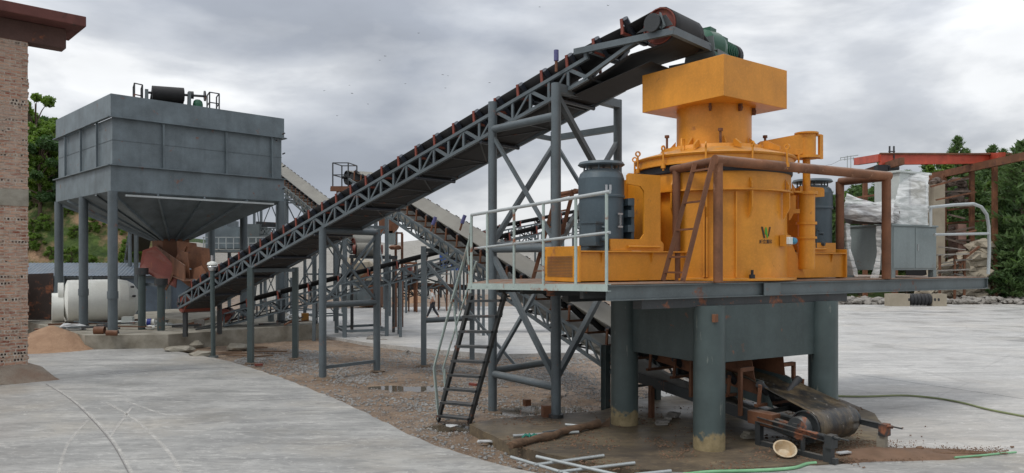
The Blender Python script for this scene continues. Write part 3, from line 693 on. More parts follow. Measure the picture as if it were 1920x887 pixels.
MB().plate([ps+dv_*0.5+Vector((0,0,.08)), pe+dv_*0.5+Vector((0,0,.08)), pe-dv_*0.5+Vector((0,0,.08)), ps-dv_*0.5+Vector((0,0,.08))], 0.02).build('deck', 'grey_l', dc, world=True)
for q in (dl-ax*0.2, dr_+ax*0.2):
    m2 = MB()
    for off_ in (-0.05,):
        m2.plate([Vector((q.x,q.y,base_z+.08))-dv_*0.2, Vector((q.x,q.y,base_z+.08))+dv_*0.2, Vector((q.x,q.y,q.z+.12))+dv_*0.1, Vector((q.x,q.y,q.z+.12))-dv_*0.1], 0.12)
    m2.build('bearing_stand', 'grey_l', dc, world=True)
g = at(371,180,31.5); m2 = MB(); m2.lathe(Vector((g.x,g.y,base_z+0.1)), [(0.0,0),(0.2,0),(0.2,0.28),(0.17,0.40),(0.1,0.46),(0,0.47)], 20); m2.build('gearbox', 'green', dc, world=True)
g = at(356,178,31.4); MB().tube(g-ax*.05, g+ax*.14, 0.16, 16).build('coupling', 'steel_d', dc, world=True)
g = at(384,180,31.6); MB().tube(g-ax*.03, g+ax*.03, 0.22, 16).build('pulley_wheel', 'steel_d', dc, world=True)
# belt running back down behind the hopper
bk = MB(); 
for z0_, th in ((0.29,0.014),(-0.29,0.014)):
    a_ = dl+Vector((0,0,z0_)); b_2 = dr_+Vector((0,0,z0_)); sl_ = dv_*20-Vector((0,0,6.0))
    bk.plate([a_, b_2, b_2+sl_, a_+sl_], th)
bk.build('belt', 'belt_d', dc, world=True)
for s_ in (dl-ax*0.15, dr_+ax*0.15):
    m2 = MB(); a_ = Vector((s_.x,s_.y,base_z)); sl_ = dv_*20-Vector((0,0,6.0))
    for zz in (0.0,-0.45): m2.beam(a_+Vector((0,0,zz)), a_+sl_+Vector((0,0,zz)), 0.07)
    for i in range(21):
        q = a_+sl_*(i/20); m2.beam(q, q+Vector((0,0,-0.45)), 0.05)
        if i < 20: m2.beam(q+Vector((0,0,-0.45*(i%2))), a_+sl_*((i+1)/20)+Vector((0,0,-0.45*((i+1)%2))), 0.04)
    m2.build('side_truss', 'grey', dc, world=True)
for i in (8,14,19):
    for s_ in (dl-ax*0.15, dr_+ax*0.15):
        m2 = MB(); a_ = Vector((s_.x,s_.y,base_z-.45))+(dv_*20-Vector((0,0,6.0)))*(i/20); m2.beam(a_, Vector((a_.x,a_.y,-0.1)), 0.15); m2.build('leg', 'grey', dc, world=True)
# safety rails at both ends of the deck
def cage(name, x0,y0,x1,y1, D, bent):
    t = MB(); q = []
    A = at(x0,y1,D); B = at(x1,y1+3,D+0.3); h = (y1-y0)/FPX*D
    back = dv_*0.75
    for P in (A, B, A+back, B+back): t.beam(Vector((P.x,P.y,base_z+0.07)), Vector((P.x,P.y,base_z+0.07+h)), 0.045)
    for zz in (h, h*0.5):
        for P_, Q_ in ((A,B),(A,A+back),(B,B+back)): t.beam(Vector((P_.x,P_.y,base_z+0.07+zz)), Vector((Q_.x,Q_.y,base_z+0.07+zz)), 0.04)
    return t
cage('g',252,141,267,183,30.3,1).build('guard_rail', 'steel_d', dc, world=True)
cage('g',393,152,411,190,31.7,1).build('guard_rail', 'steel_d', dc, world=True)

# feeder between the hopper outlet and the conveyor tail
fd = thing('vibrating_feeder', 'rusty red feeder chute under the hopper outlet, pouring onto the long conveyor', 'feeder', (-13.6,30.2,0.5))
fa = hp(0.5,0.48,3.3); fb = Vector((-11.7,27.95,2.75)); fdr = (fb-fa).normalized(); fs = Vector((-fdr.y,fdr.x,0)).normalized()
m2 = MB()
for s_ in (-1,1):
    m2.plate([fa+fs*s_*.6+Vector((0,0,-.35)), fb+fs*s_*.5+Vector((0,0,-.3)), fb+fs*s_*.5+Vector((0,0,.25)), fa+fs*s_*.6+Vector((0,0,.55))], 0.03)
m2.plate([fa+fs*.7+Vector((0,0,-.48)), fa-fs*.7+Vector((0,0,-.48)), fb-fs*.55+Vector((0,0,-.33)), fb+fs*.55+Vector((0,0,-.33))], 0.03)
m2.build('trough', 'rust', fd, world=True)
m2 = MB()
for (x0,y0,x1,y1,D) in ((332,452,368,508,29.5),(368,462,392,520,29.0),(338,470,352,540,28.8)):
    m2.plate([at(x0,y0,D), at(x1,y0+4,D-.3), at(x1+6,y1,D-.5), at(x0+2,y1-14,D)], 0.03)
m2.plate([at(352,508,28.7), at(378,498,28.5), at(392,520,28.2), at(362,532,28.4)], 0.03)
m2.plate([at(300,540,29.2), at(345,455,29.6), at(350,462,29.3), at(312,545,29)], 0.03)
m2.build('chute_plate', 'rust', fd, world=True)
m2 = MB()
m2.plate([at(262,505,29.4), at(268,470,29.6), at(292,462,29.8), at(334,505,29.2), at(330,540,29.0), at(290,520,29.2)], 0.05)
m2.build('side_plate', 'red', fd, world=True)
for (px,py0,py1,D) in ((266,515,604,29.0),(302,535,602,28.6)):
    a_ = at(px,py1,D); a_.z = 0.5; b_2 = at(px,py0,D)
    lg = MB().tube(a_, b_2, 0.14, 14).build('leg', 'grey_d', fd, world=True)
    MB().tube(b_2, b_2+Vector((0,0,.26)), 0.24, 16).build('spring_cup', 'steel_d', lg, world=True)
MB().beam(at(262,532,29.3), at(310,536,28.7), 0.1, 0.12).build('cross_beam', 'grey', fd, world=True)

# ------------------------------------------------------------------ conveyors
def conveyor(name, label, O, e, prof, xa, xb, W=1.3, TH=0.42, pan=0.5, idler=0.67, belt='belt_d', zoff_belt=0.0, mat='grey', bw=1.0, rb=(True,True), drum_r=0.3, truss_to=None, truss_from=None, idmat='red', trough=0.22, tail_flat=True, wing_dir=1, drum_mat='red', rollmat='roller', lc=0.07):
    """local frame: +x uphill direction, y across, z world height; prof = [(x, z of top chord)]"""
    rz = math.atan2(e[1], e[0])
    t = thing(name, label, 'conveyor', (O[0],O[1],0), rz)
    def zc(x):
        for (x0,z0),(x1,z1) in zip(prof, prof[1:]):
            if x <= x1 or (x1,z1) == prof[-1]: return z0+(z1-z0)*(x-x0)/(x1-x0)
    ta = truss_from if truss_from is not None else xa; tb = truss_to if truss_to is not None else xb
    npan = int(round((tb-ta)/pan)); pan = (tb-ta)/npan
    for s_ in (-1,1):
        m2 = MB(); y = s_*W/2
        for i in range(npan):
            x0 = ta+i*pan; x1 = x0+pan
            m2.beam((x0,y,zc(x0)),(x1,y,zc(x1)),lc,lc); m2.beam((x0,y,zc(x0)-TH),(x1,y,zc(x1)-TH),lc,lc)
            m2.beam((x0,y,zc(x0)-0.02),(x0,y,zc(x0)-TH+0.02),0.035,0.06,up=(1,0,0))
            if i%2 == 0: m2.beam((x0+.03,y,zc(x0)-TH),(x1-.02,y,zc(x1)-.02),0.03,0.045)
            else: m2.beam((x0+.03,y,zc(x0)-.02),(x1-.03,y,zc(x1)-TH+.02),0.03,0.075)
        m2.build('side_truss', mat, t)
    m2 = MB()
    for i in range(0, npan+1, 2):
        x0 = ta+i*pan; m2.beam((x0,-W/2,zc(x0)-TH),(x0,W/2,zc(x0)-TH),0.05,0.05)
        if i+2 <= npan:
            x1 = x0+2*pan; sgn = 1 if (i//2)%2 else -1
            m2.beam((x0,-sgn*W/2,zc(x0)-TH),(x1,sgn*W/2,zc(x1)-TH),0.04,0.04)
    m2.build('bottom_bracing', 'steel_d', t)
    # belt: closed loop
    S = []
    hx = xb; tx = xa
    def sec(c, up_, tr, flip):
        vs = []
        for q in range(-3,4):
            y = q/3*bw/2; k_ = max(0, abs(q/3)-0.34)/0.66
            vs.append(Vector((c[0], y*(1-0.10*tr*4*k_), c[2])) + Vector(up_)*tr*k_)
        return vs
    sl = (zc(xb)-zc(xb-0.5))/0.5; slt = (zc(xa+0.5)-zc(xa))/0.5
    zb = lambda x: zc(x)+0.10+zoff_belt
    xsn = list(np.linspace(tx, hx, max(12, int((hx-tx)/0.6))))
    for x in xsn:
        tr = trough*min(1, max(0,(x-tx-0.2)/1.0), max(0,(hx-x-0.2)/1.4)) if True else 0
        S.append(sec((x,0,zb(x)), (0,0,1), max(tr,0.0), 0))
    hc = Vector((hx,0,zb(hx)-drum_r)); 
    for a in range(1,8):
        an = R(90-a*22.5); S.append(sec((hc.x+math.cos(an)*drum_r,0,hc.z+math.sin(an)*drum_r),(0,0,1),0,0))
    for x in xsn[::-1]:
        dz = 2*drum_r if (x > hx-0.3 or x < tx+.3) else max(2*drum_r, 0)*0.0 + min(TH+0.1, 2*drum_r+0.02)
        S.append(sec((x,0,zb(x)-dz),(0,0,1),0,0))
    tcn = Vector((tx,0,zb(tx)-drum_r))
    for a in range(1,8):
        an = R(270-a*22.5); S.append(sec((tcn.x+math.cos(an)*drum_r,0,tcn.z+math.sin(an)*drum_r),(0,0,1),0,0))
    m2 = MB(); n = len(S); vs = [p for s_ in S for p in s_]
    m2.add(vs, [(i*7+j, i*7+j+1, ((i+1)%n)*7+j+1, ((i+1)%n)*7+j) for i in range(n) for j in range(6)], True)
    bo = m2.build('belt', belt, t); sm_ = bo.modifiers.new('thickness','SOLIDIFY'); sm_.thickness = 0.014; sm_.offset = 0
    for c_, nm in ((hc,'head_drum'),(tcn,'tail_drum')):
        m2 = MB(); r_ = drum_r-0.012
        m2.lathe(c_-Vector((0,bw/2+0.03,0)), [(0.06,0.05),(r_-0.02,0.05),(r_-0.02,0),(r_,0),(r_,bw+0.06),(r_-0.02,bw+0.06),(r_-0.02,bw+0.01),(0.06,bw+0.01)], 28, axis=(0,1,0))
        dr = m2.build(nm, drum_mat, t)
        MB().tube(c_-Vector((0,bw/2+0.2,0)), c_+Vector((0,bw/2+0.2,0)), 0.06, 12).build('shaft', 'steel_d', dr)
    # idlers
    proto = None
    xi = xa+0.9; cnt = 0
    while xi < xb-0.75:
        s0 = (zc(xi+.1)-zc(xi-.1))/.2
        if proto is None or abs(proto[2]-s0) > 0.03:
            m2 = MB()
            m2.beam((0,-W/2,0.03),(0,W/2,0.03),0.06,0.05)
            for s_ in (-1,1):
                m2.beam((-.02,s_*(bw/2+0.065),0.04),(-0.05,s_*(bw/2+0.065),zoff_belt+trough+0.055),0.03,0.06,up=(1,0,0))
                m2.beam((-0.0,s_*0.20,0.06),(0.0,s_*0.20,0.12),0.03,0.05,up=(1,0,0))
            br = m2.build('idler', idmat, t)
            m2 = MB(); zr = 0.062
            zq = 0.03+zoff_belt
            m2.tube((0.0,-0.17,zq-0.02),(0.0,0.17,zq-0.02),zr,10)
            for s_ in (-1,1): m2.tube((0.0,s_*0.19,zq-0.01),(0.0,s_*(bw/2+0.03),zq+trough+0.03),zr+0.008,12)
            ro = m2.build('roller', rollmat, br); br.location = (xi,0,zc(xi)); proto = (br, ro, s0)
        else:
            br = proto[0].copy(); COL.objects.link(br); br.location = (xi,0,zc(xi))
            ro = proto[1].copy(); COL.objects.link(ro); ro.parent = br
        xi += idler; cnt += 1
    xi = xa+2.0
    m2 = MB().tube((0,-W/2,0),(0,W/2,0),0.045,8); first = None
    while xi < xb-1.5:
        if first is None: first = m2.build('return_roller', rollmat, t); o = first
        else: o = first.copy(); COL.objects.link(o)
        o.location = (xi,0,zc(xi)-min(TH+0.1, 2*drum_r+0.02)+0.10+zoff_belt-0.06); xi += 2.2
    t['_rz'] = rz; del t['_rz']
    return t, zc
def lw(t, x, y, z):  # local to world
    return WM[t.name] @ Vector((x,y,z))

# --- conveyor A: hopper to crusher
dA = Vector((.745,-.667,0)); nA = Vector((.667,.745,0))
OA = Vector((-.415,16.6,0)) - dA*15.6 + nA*0.65
zA = lambda t: 6.45+.293*t
A, zcA = conveyor('belt_conveyor', 'long grey truss conveyor with black rollers climbing from the hopper up to the orange crusher', OA, dA,
    [(0,zA(-15.6)),(18.2,zA(2.6)),(19.9,zA(4.3)+.13)], 0, 19.75, truss_to=18.2, W=1.3, TH=0.42, belt='belt_d', bw=1.06, drum_r=0.35, zoff_belt=0.0, trough=0.27)
def tA(t): return t+15.6
# head frame: level channels under the head drum
m2 = MB(); zh = 7.36
for s_ in (-1,1):
    m2.channel((17.9,s_*.74,zh),(20.15,s_*.74,zh-.04),0.07,0.12,0.014,side=-s_)
    m2.beam((18.1,s_*.66,zcA(18.1)-.38),(19.3,s_*.66,zh-.05),0.07)
    m2.beam((18.15,s_*.66,zcA(18.1)-.02),(18.15,s_*.66,zh-.02),0.07)
m2.beam((20.1,-.72,zh-0.02),(20.1,.72,zh-0.02),0.09,0.14)
m2.beam((18.3,-.72,zh-0.05),(18.3,.72,zh-0.05),0.08,0.1)
m2.build('head_frame', 'grey', A)
m2 = MB()
m2.plate([(17.6,-.45,zcA(17.6)-.48),(17.6,.45,zcA(17.6)-.48),(19.5,.45,zh-.42),(19.5,-.45,zh-.42)],0.01)
m2.build('scraper_tray', 'belt_d', A)
zd = zcA(19.75)+.1-.35
for s_ in (-1,1):
    m2 = MB()
    m2.plate([(19.35,s_*.70,zh+.08),(20.12,s_*.70,zh+.08),(19.98,s_*.70,zd+.12),(19.86,s_*.70,zd+.12)],0.02)
    m2.tube((19.75,s_*.60,zd),(19.75,s_*.82,zd),0.17,24)
    m2.build('bearing', 'steel_d', A)
    MB().channel((19.95,s_*.73,zh+.06),(19.85,s_*.73,zd+.15),0.05,0.1,0.012,up=(1,0,0)).build('bearing_stand', 'grey_l', A)
# drive: green gearbox and motor on a plate at the far side
y0 = 1.05
MB().box2((19.2,0.75,zh-.30),(20.3,2.8,zh-.22)).build('drive_base', 'grey_l', A)
m2 = MB(); m2.channel((20.3,0.7,zh-.16),(20.3,2.85,zh-.26),0.08,0.14,0.014); m2.plate([(19.5,.82,zh-.35),(20.2,.82,zh-.35),(20.15,.82,zd+.05),(19.6,.82,zd+.05)],0.03); m2.build('drive_bracket','grey_l',A)
m2 = MB(); m2.lathe((19.75,1.0,zd+.02), [(0,0),(0.18,0),(0.29,0.1),(0.33,0.5),(0.29,0.68),(0.24,0.76),(0.24,1.25),(0.2,1.32),(0,1.32)], 24, axis=(0,1,0))
m2.box((19.75,1.4,zd-.24),(0.55,0.6,0.4)); m2.box((19.75,1.35,zd+.33),(0.26,0.26,0.1)); m2.box((19.75,1.95,zd+.27),(0.2,0.25,0.12))
for q in range(6): m2.lathe((19.75,1.80+q*.08,zd+.02), [(0.24,0),(0.265,0),(0.265,0.02),(0.24,0.02)], 24, axis=(0,1,0))
gb = m2.build('gear_motor', 'green', A)
MB().tube((19.75,2.33,zd+.02),(19.75,2.48,zd+.02),0.265,24).build('fan_cover','black',gb)
# supports
def frame(parent, name, members, mat='grey'):
    """members: (p0, p1, r, kind)"""
    for mem in members:
        p0, p1, r, kd = mem; m2 = MB()
        if kd == 't': m2.tube(p0, p1, r, 14)
        else: m2.beam(p0, p1, r*2)
        m2.build('cross_tube' if kd == 't' else 'brace', mat, parent, world=True)
V = Vector
def P(p, z): return V((p[0],p[1],z))
# tall tower
T1 = V((-.43,16.55,0)); T2 = V((.885,14.98,0)); T3 = V((2.42,17.1,0)); T4 = T1+nA*2.2
tw = frame(A, 'tower_frame', [
    (P(T1,6.07),P(T2,6.07),.085,'t'),(P(T1,6.12),P(T4,6.12),.05,'b'),(P(T4,6.15),P(T3,6.2),.07,'b'),(P(T2,6.62),P(T3,6.74),.09,'b'),
    (P(T1,3.42),P(T2,3.42),.085,'t'),(P(T1,3.5),P(T4,3.5),.085,'t'),(P(T4,3.4),P(T3,3.4),.08,'t'),(P(T2,3.3),P(T3,3.3),.08,'t'),
    (P(T1,.66),P(T2,.62),.08,'t'),(P(T1,.72),P(T4,.72),.08,'t'),
    (P(T1,5.95),P(T2,3.5),.035,'b'),(P(T4,6.0),P(T1,3.55),.05,'b'),(P(T4,6.05),P(T3,3.5),.04,'b'),(P(T2,6.5),P(T3,4.4),.055,'b'),(P(T3,5.9),P(T2,3.4),.045,'b'),
    (P(T1,3.3),P(T2,.75),.05,'b'),(P(T1,.8),P(T4,3.2),.04,'b'),(P(T2,.8),P(T3,3.1),.055,'b'),(P(T4,3.2),P(T2,.9),.045,'b')])
for (p,z1,z0) in ((T1,6.68,-.26),(T2,6.72,0.02),(T3,6.84,-.2),(T4,6.3,-.2)):
    lg = MB().tube(P(p,z0),P(p,z1),.098,16).build('leg','grey',A,world=True)
    MB().tube(P(p,z0),P(p,z0+.07),.15,16).build('base_plate','steel_d',lg,world=True)
MB().box((T2.x-.2,T2.y+.05,.13),(.16,.14,.24),.3).build('stub_bracket','rust',A,world=True)
# middle trestle
F1 = V((-5.325,21.0,0)); F2 = F1+nA*1.9
frame(A,'trestle_frame',[(P(F1,4.02),P(F2,4.02),.10,'t'),(P(F1,1.92),P(F2,1.92),.09,'t'),(P(F1,.16),P(F2,.16),.045,'b'),
    (P(F1,3.95),P(F2,1.95),.035,'b'),(P(F2,3.95),P(F1,1.95),.035,'b')])
for p in (F1,F2): MB().tube(P(p,-.2),P(p,4.1),.105,14).build('leg','grey',A,world=True)
G1 = V((-8.26,23.6,0)); G2 = G1+nA*1.6
frame(A,'trestle_frame',[(P(G1,2.86),P(G2,2.86),.06,'b')])
for p in (G1,G2): MB().beam(P(p,-.15),P(p,2.95),.17).build('leg','steel_d' if 0 else 'grey_d',A,world=True)
# tail frame on plinth
K1 = V((-11.9,27.2,0)); K2 = K1+nA*1.3
for p in (K1,K2): MB().beam(P(p,.4),P(p,1.6),.14).build('leg','steel_d',A,world=True)
for p in (T1,T3,T4,F1,F2,G1,G2):
    z = ground_h(p.x,p.y); MB().blob((p.x,p.y,z),(.24,.22,.07),int(p.x*10)%97,2,.22).build('footing','stone_dirt',A,world=True)
# purple tipped wipers sticking out of the truss
for (px,py,D) in ((1043,105,15.2),):
    p = at(px,py,D); o = MB().tube(p+V((0,0,-.32)),p+V((0,0,-.08)),.03,8).build('pin_bracket','rust',A,world=True)
    MB().tube(p+V((0,0,-.1)),p+V((0,0,.12)),.05,12).build('guide_roller', paint('purple_roller',(0.09,0.09,0.22),rust=0,dust=.2), o, world=True)

# --- conveyor B: from under the crusher back up to the left
eB = Vector((-.55,.835,0)); nB = Vector((-.835,-.55,0))   # nB = left of heading (towards the camera side)
OB = Vector((5.25,12.52,0))
profB = [(0,.52),(4.0,.97),(22.0,7.0)]
B, zcB = conveyor('belt_conveyor', 'grey truss conveyor with dusty belt running from under the crusher up to the far left', OB, eB,
    profB, 0, 20.6, truss_from=4.0, truss_to=20.0, W=1.3, TH=0.42, belt='belt_b', bw=1.05, drum_r=0.28, zoff_belt=0.10, trough=0.24, idmat='rust', rollmat='black', drum_mat='steel_d')
# tail section of conveyor B: plain side channels, take-up frames, legs
zt0 = 0.36
m2 = MB()
for s_ in (-1,1):
    m2.channel((-.0,s_*.70,.36),(4.05,s_*.70,.80),0.08,0.2,0.016,side=-s_)
m2.beam((1.2,-.7,.42),(1.2,.7,.42),.07); m2.beam((2.8,-.7,.6),(2.8,.7,.6),.07)
m2.build('side_channel','rust' if False else 'steel_d',B)
for s_ in (-1,1):
    m2 = MB()
    m2.channel((.75,s_*.74,.46),(-.60,s_*.74,.38),0.07,0.09,0.012,side=-s_)
    m2.box((-.60,s_*.74,.35),(.12,.17,.2))
    m2.tube((-.90,s_*.74,.42),(-.15,s_*.74,.44),.014,8)
    m2.tube((-.62,s_*.74,.42),(-.74,s_*.74,.415),.03,6)
    m2.box((.02,s_*.74,.44),(.26,.1,.06)); m2.box((.02,s_*.74,.49),(.1,.1,.06))
    tk = m2.build('take_up_frame','steel_d',B)
    m2 = MB(); m2.lathe((0,s_*.60 if s_>0 else s_*.60,zcB(0)+.20-.28+.0), [(0,0),(.17,0),(.19,.02),(.19,.14),(.17,.16),(0,.16)], 28, axis=(0,s_,0)); m2.build('bearing','steel_d',B)
    MB().beam((-.56,s_*.74,0.0),(-.56,s_*.74,.28),.1,.14).build('leg','concrete_old' if s_<0 else 'steel_d',B)
m2 = MB(); m2.beam((.75,.74,.02),(.75,.74,.42),.1); m2.beam((.75,.74,.06),(-.7,.74,.06),.08); m2.beam((-.1,.74,.06),(-.1,.74,.36),.05); m2.build('leg','steel_d',B)
MB().beam((.4,-.3,0.02),(.4,-.3,.22),.2).build('leg','black',B)
MB().beam((3.4,.7,.0),(3.4,.7,.66),.09).build('leg','rust',B); MB().beam((3.4,-.7,.0),(3.4,-.7,.66),.09).build('leg','rust',B)
MB().box((.72,.66,.47),(.5,.24,.22)).build('frame_box','rust',B,bevel=.01)
# skirt boards over the belt
for s_ in (-1,1):
    o = MB().plate([(1.05,s_*.40,.80),(3.6,s_*.40,1.12),(3.6,s_*.44,1.72),(1.15,s_*.44,1.40)],.012).build('skirt_board','rust',B)
    MB().plate([(.75,s_*.36,.60),(2.4,s_*.36,.82),(2.4,s_*.38,1.2),(.95,s_*.38,1.05)],.015).build('rubber_skirt','grey_d',o)
    m2 = MB(); m2.beam((1.15,s_*.74,.45),(1.15,s_*.74,1.28),.06); m2.beam((1.15,s_*.74,1.25),(1.15,s_*.42,1.25),.07); m2.build('skirt_bracket','rust',B)
    m2 = MB(); m2.beam((2.3,s_*.74,.6),(2.3,s_*.74,1.3),.06); m2.beam((2.3,s_*.74,1.28),(2.3,s_*.42,1.28),.06); m2.build('skirt_bracket','rust',B)
# supports
X1 = V((2.02,16.1,0)); X2 = X1-nB*1.5
for p in (X1,X2):
    m2 = MB(); m2.beam(P(p,-.2),P(p,1.34),.012,.14,up=(1,0,0)); 
    for q in (-1,1): m2.beam(P(p+eB*q*.07,-.2),P(p+eB*q*.07,1.34),.14,.014,up=tuple(eB))
    m2.box((p.x,p.y,-.17),(.26,.2,.03),.5)
    m2.build('leg','grey_d',B,world=True)
Y1 = V((-2.76,23.35,0)); Y2 = Y1-nB*1.75
frame(B,'trestle_frame',[(P(Y1,1.3),P(Y2,1.3),.085,'t'),(P(Y1,3.5),P(Y2,3.5),.06,'b'),(P(Y1,3.2),P(Y2,1.35),.035,'b')])
for p in (Y1,Y2): MB().beam(P(p,-.1),P(p,3.62),.16).build('leg','grey',B,world=True)
frame(B,'trestle_frame',[(P(Y1,3.2),P(V((.2,22.6,0)),-.1),.04,'b')])
for p in (X1,X2,Y1):
    z = ground_h(p.x,p.y); MB().blob((p.x,p.y,z),(.24,.22,.07),int(p.x*10)%97,2,.22).build('footing','stone_dirt',B,world=True)
C4 = [V((-7.75,33,0)),V((-6.95,31,0)),V((-6.2,34,0)),V((-5.3,31.6,0))]
fr = []
for a,b_ in ((0,1),(1,3),(3,2),(2,0)):
    for z in (.25,2.2,4.6): fr.append((P(C4[a],z),P(C4[b_],z),.05,'b'))
    fr.append((P(C4[a],2.2),P(C4[b_],4.6),.03,'b')); fr.append((P(C4[b_],.3),P(C4[a],2.2),.03,'b')) if z>9 else None
frame(B,'tower_frame',[f for f in fr if f])
for p in C4: MB().beam(P(p,-.1),P(p,5.9),.15).build('leg','grey',B,world=True)
# head platform with guard cage
hB = lw(B,20.4,.9,6.1)
pf = MB(); pfz = 6.05
pa = at(622,345,29.3); pb = at(690,340,29.3); pa.z = pb.z = pfz
pf.box(((pa.x+pb.x)/2,(pa.y+pb.y)/2+.3,pfz),(abs(pb.x-pa.x),1.0,.06)); pf.beam(pa+V((0,-.2,-.1)),pb+V((0,-.2,-.1)),.1,.14); pf.beam(pa+V((0,.8,-.1)),pb+V((0,.8,-.1)),.1,.14)
pf.build('head_platform','rust',B,world=True)
m2 = MB(); a_ = at(624,345,29.2); b_2 = at(653,345,29.2)
for q in (a_,b_2,a_+V((0.15,.9,0)),b_2+V((.15,.9,0))):
    m2.beam(P(q,pfz),P(q,pfz+.95),.045)
for z in (.95,.48):
    for q,r_ in ((a_,b_2),(a_,a_+V((.15,.9,0))),(b_2,b_2+V((.15,.9,0))),(a_+V((.15,.9,0)),b_2+V((.15,.9,0)))): m2.beam(P(q,pfz+z),P(r_,pfz+z),.035)
m2.build('guard_rail','steel_d',B,world=True)
m2 = MB(); q = at(668,336,29.4); m2.lathe(q+V((0,-.3,0)),[(0,0),(.22,0),(.22,.3),(.3,.3),(.3,.45),(0,.45)],16,axis=(0,1,0)); m2.box((q.x,q.y+.2,q.z-.2),(.5,.5,.2)); m2.build('head_motor','steel_d',B,world=True)
for (px,py,D) in ((815,413,22.5),(870,410,21.5)):
    p = at(px,py,D); o = MB().tube(p+V((-.12,0,-.34)),p+V((-.04,0,-.08)),.03,8).build('pin_bracket','rust',B,world=True)
    MB().tube(p+V((-.06,0,-.14)),p+V((.03,0,.1)),.055,12).build('guide_roller', bpy.data.materials['purple_roller'], o, world=True)

# --- conveyor C: behind the hopper, climbing to the left
OC = V((-6.7,34,0)); eC = (-.55,.835,0)
Cc, zcC = conveyor('belt_conveyor', 'distant conveyor with pale belt and red idlers behind the right side of the hopper', OC, eC,
    [(0,4.0),(20,10.6)], 0, 20, W=1.3, TH=.5, belt='belt_g', bw=1.1, drum_r=.3, zoff_belt=.12, trough=.2, idmat='rust', rollmat='black', pan=.7)
fr = []
for x in (4.5,9.5,14.5):
    pts = [WM[Cc.name] @ V((x+dx,y,0)) for dx in (0,1.6) for y in (-.8,.8)]; zz = zcC(x)-.5
    for a,b_ in ((0,1),(1,3),(3,2),(2,0)):
        for z in (.4,zz*.5,zz-.1): fr.append((P(pts[a],z),P(pts[b_],z),.035,'b'))
        fr.append((P(pts[a],zz*.5),P(pts[b_],zz-.1),.025,'b')); fr.append((P(pts[a],zz*.5),P(pts[b_],.4),.025,'b'))
    for i,p in enumerate(pts): MB().beam(P(p,-.1),P(p,zz+(.4 if i>1 else 0)),.13).build('leg','grey',Cc,world=True)
frame(Cc,'tower_frame',fr)
# --- conveyor D: low one climbing to the right behind
pD0 = at(425,578,30.5); pD1 = at(1110,378,33.5)
eD = (pD1-pD0); eD.z = 0; LD = eD.length; eD.normalize()
Dc, zcD = conveyor('belt_conveyor', 'low distant conveyor with black belt rising to the right behind the steel legs', (pD0.x,pD0.y,0), eD,
    [(0,1.05),(LD+3,5.75)], 0, LD+1.5, W=1.2, TH=.5, belt='belt_d', bw=1.0, drum_r=.26, zoff_belt=.1, trough=.2, pan=.55, idler=1.2, idmat='red', rollmat='black', lc=.06)
for x in (3.5,7.0,10.5,14.0,16.8):
    if x > LD+1: continue
    pts = [WM[Dc.name] @ V((x,y,0)) for y in (-.7,.7)]; zz = zcD(x)-.5
    frame(Dc,'trestle_frame',[(P(pts[0],zz*.5),P(pts[1],zz*.5),.04,'b'),(P(pts[0],.3),P(pts[1],.3),.03,'b'),(P(pts[0],zz*.5),P(pts[1],zz),.025,'b')])
    for p in pts: MB().beam(P(p,-.1),P(p,zz),.12).build('leg','grey',Dc,world=True)
# --- conveyor E: small one far behind
pE0 = at(742,528,46); pE1 = at(905,472,50); eE = pE1-pE0; eE.z = 0; LE = eE.length; eE.normalize()
Ec, zcE = conveyor('belt_conveyor', 'small far conveyor rising past the blue container, behind the walking man', (pE0.x,pE0.y,0), eE,
    [(0,pE0.z),(LE,pE1.z)], 0, LE, W=1.0, TH=.35, belt='belt_d', bw=.8, drum_r=.2, trough=.15, pan=.8, idler=1.5, idmat='rust', rollmat='black')
for x in (1.2,3.4,5.0): 
    for y in (-.5,.5):
        p = WM[Ec.name] @ V((min(x,LE-.3),y,0)); MB().beam(P(p,-.1),P(p,zcE(min(x,LE-.3))-.3),.09).build('leg','rust',Ec,world=True)

# ------------------------------------------------------------------ crusher platform
pO = V((1.47,11.4,0)); th = R(30); pu = V((math.cos(th),math.sin(th),0)); pv = V((-math.sin(th),math.cos(th),0))
plat = thing('machine_platform', 'grey steel platform on four thick round legs carrying the orange crusher', 'platform', (pO.x,pO.y,0.0), th)
def lp(u,v,z): return V((u,v,z))
Pl = V((-.77,14.2,0))-pO; Pu, Pv = Pl.dot(pu), Pl.dot(pv)
ZD = 2.8
dk = MB()
dk.prism([(0,0),(10.58,0),(10.58,3.7),(0,3.7)], ZD-.012, ZD)
dk.build('deck', paint('rusty_deck',(0.20,0.115,0.07),rough=.7,rust=.7,dust=.5,rustc=(0.20,0.075,0.03)), plat)
dk = MB(); z2 = ZD-.07
dk.add([(0,0,ZD-.002),(0,3.7,ZD-.002),(Pu,3.7,z2),(Pu,Pv,z2),(0,0,ZD-.016),(0,3.7,ZD-.016),(Pu,3.7,z2-.014),(Pu,Pv,z2-.014)],[(0,1,2,3),(7,6,5,4),(0,3,7,4)])
dk.build('side_deck', bpy.data.materials['rusty_deck'], plat)
m2 = MB(); m2.channel((0.0,.055,ZD-.138),(10.58,.055,ZD-.138),.07,.24,.014,side=-1)
m2.build('front_channel','grey_l',plat)
MB().box((3.58,-.032,ZD-.138),(.42,.02,.225)).build('splice_plate','grey_l',plat,bevel=.004)
m2 = MB(); m2.channel((10.58,0,ZD-.125),(10.58,3.7,ZD-.125),.09,.24,.014,side=1); m2.build('end_channel','grey_l',plat)
m2 = MB(); m2.channel((Pu,Pv,z2-.055),(-.03,-.02,ZD-.055),.07,.11,.012,side=1); m2.channel((Pu,3.7,z2-.055),(Pu,Pv,z2-.055),.07,.11,.012,side=1); m2.build('side_channel','palegreen',plat)
m2 = MB()
for v in (.7,1.7,2.6,3.5): m2.beam((0,v,ZD-.14),(10.5,v,ZD-.14),.1,.22)
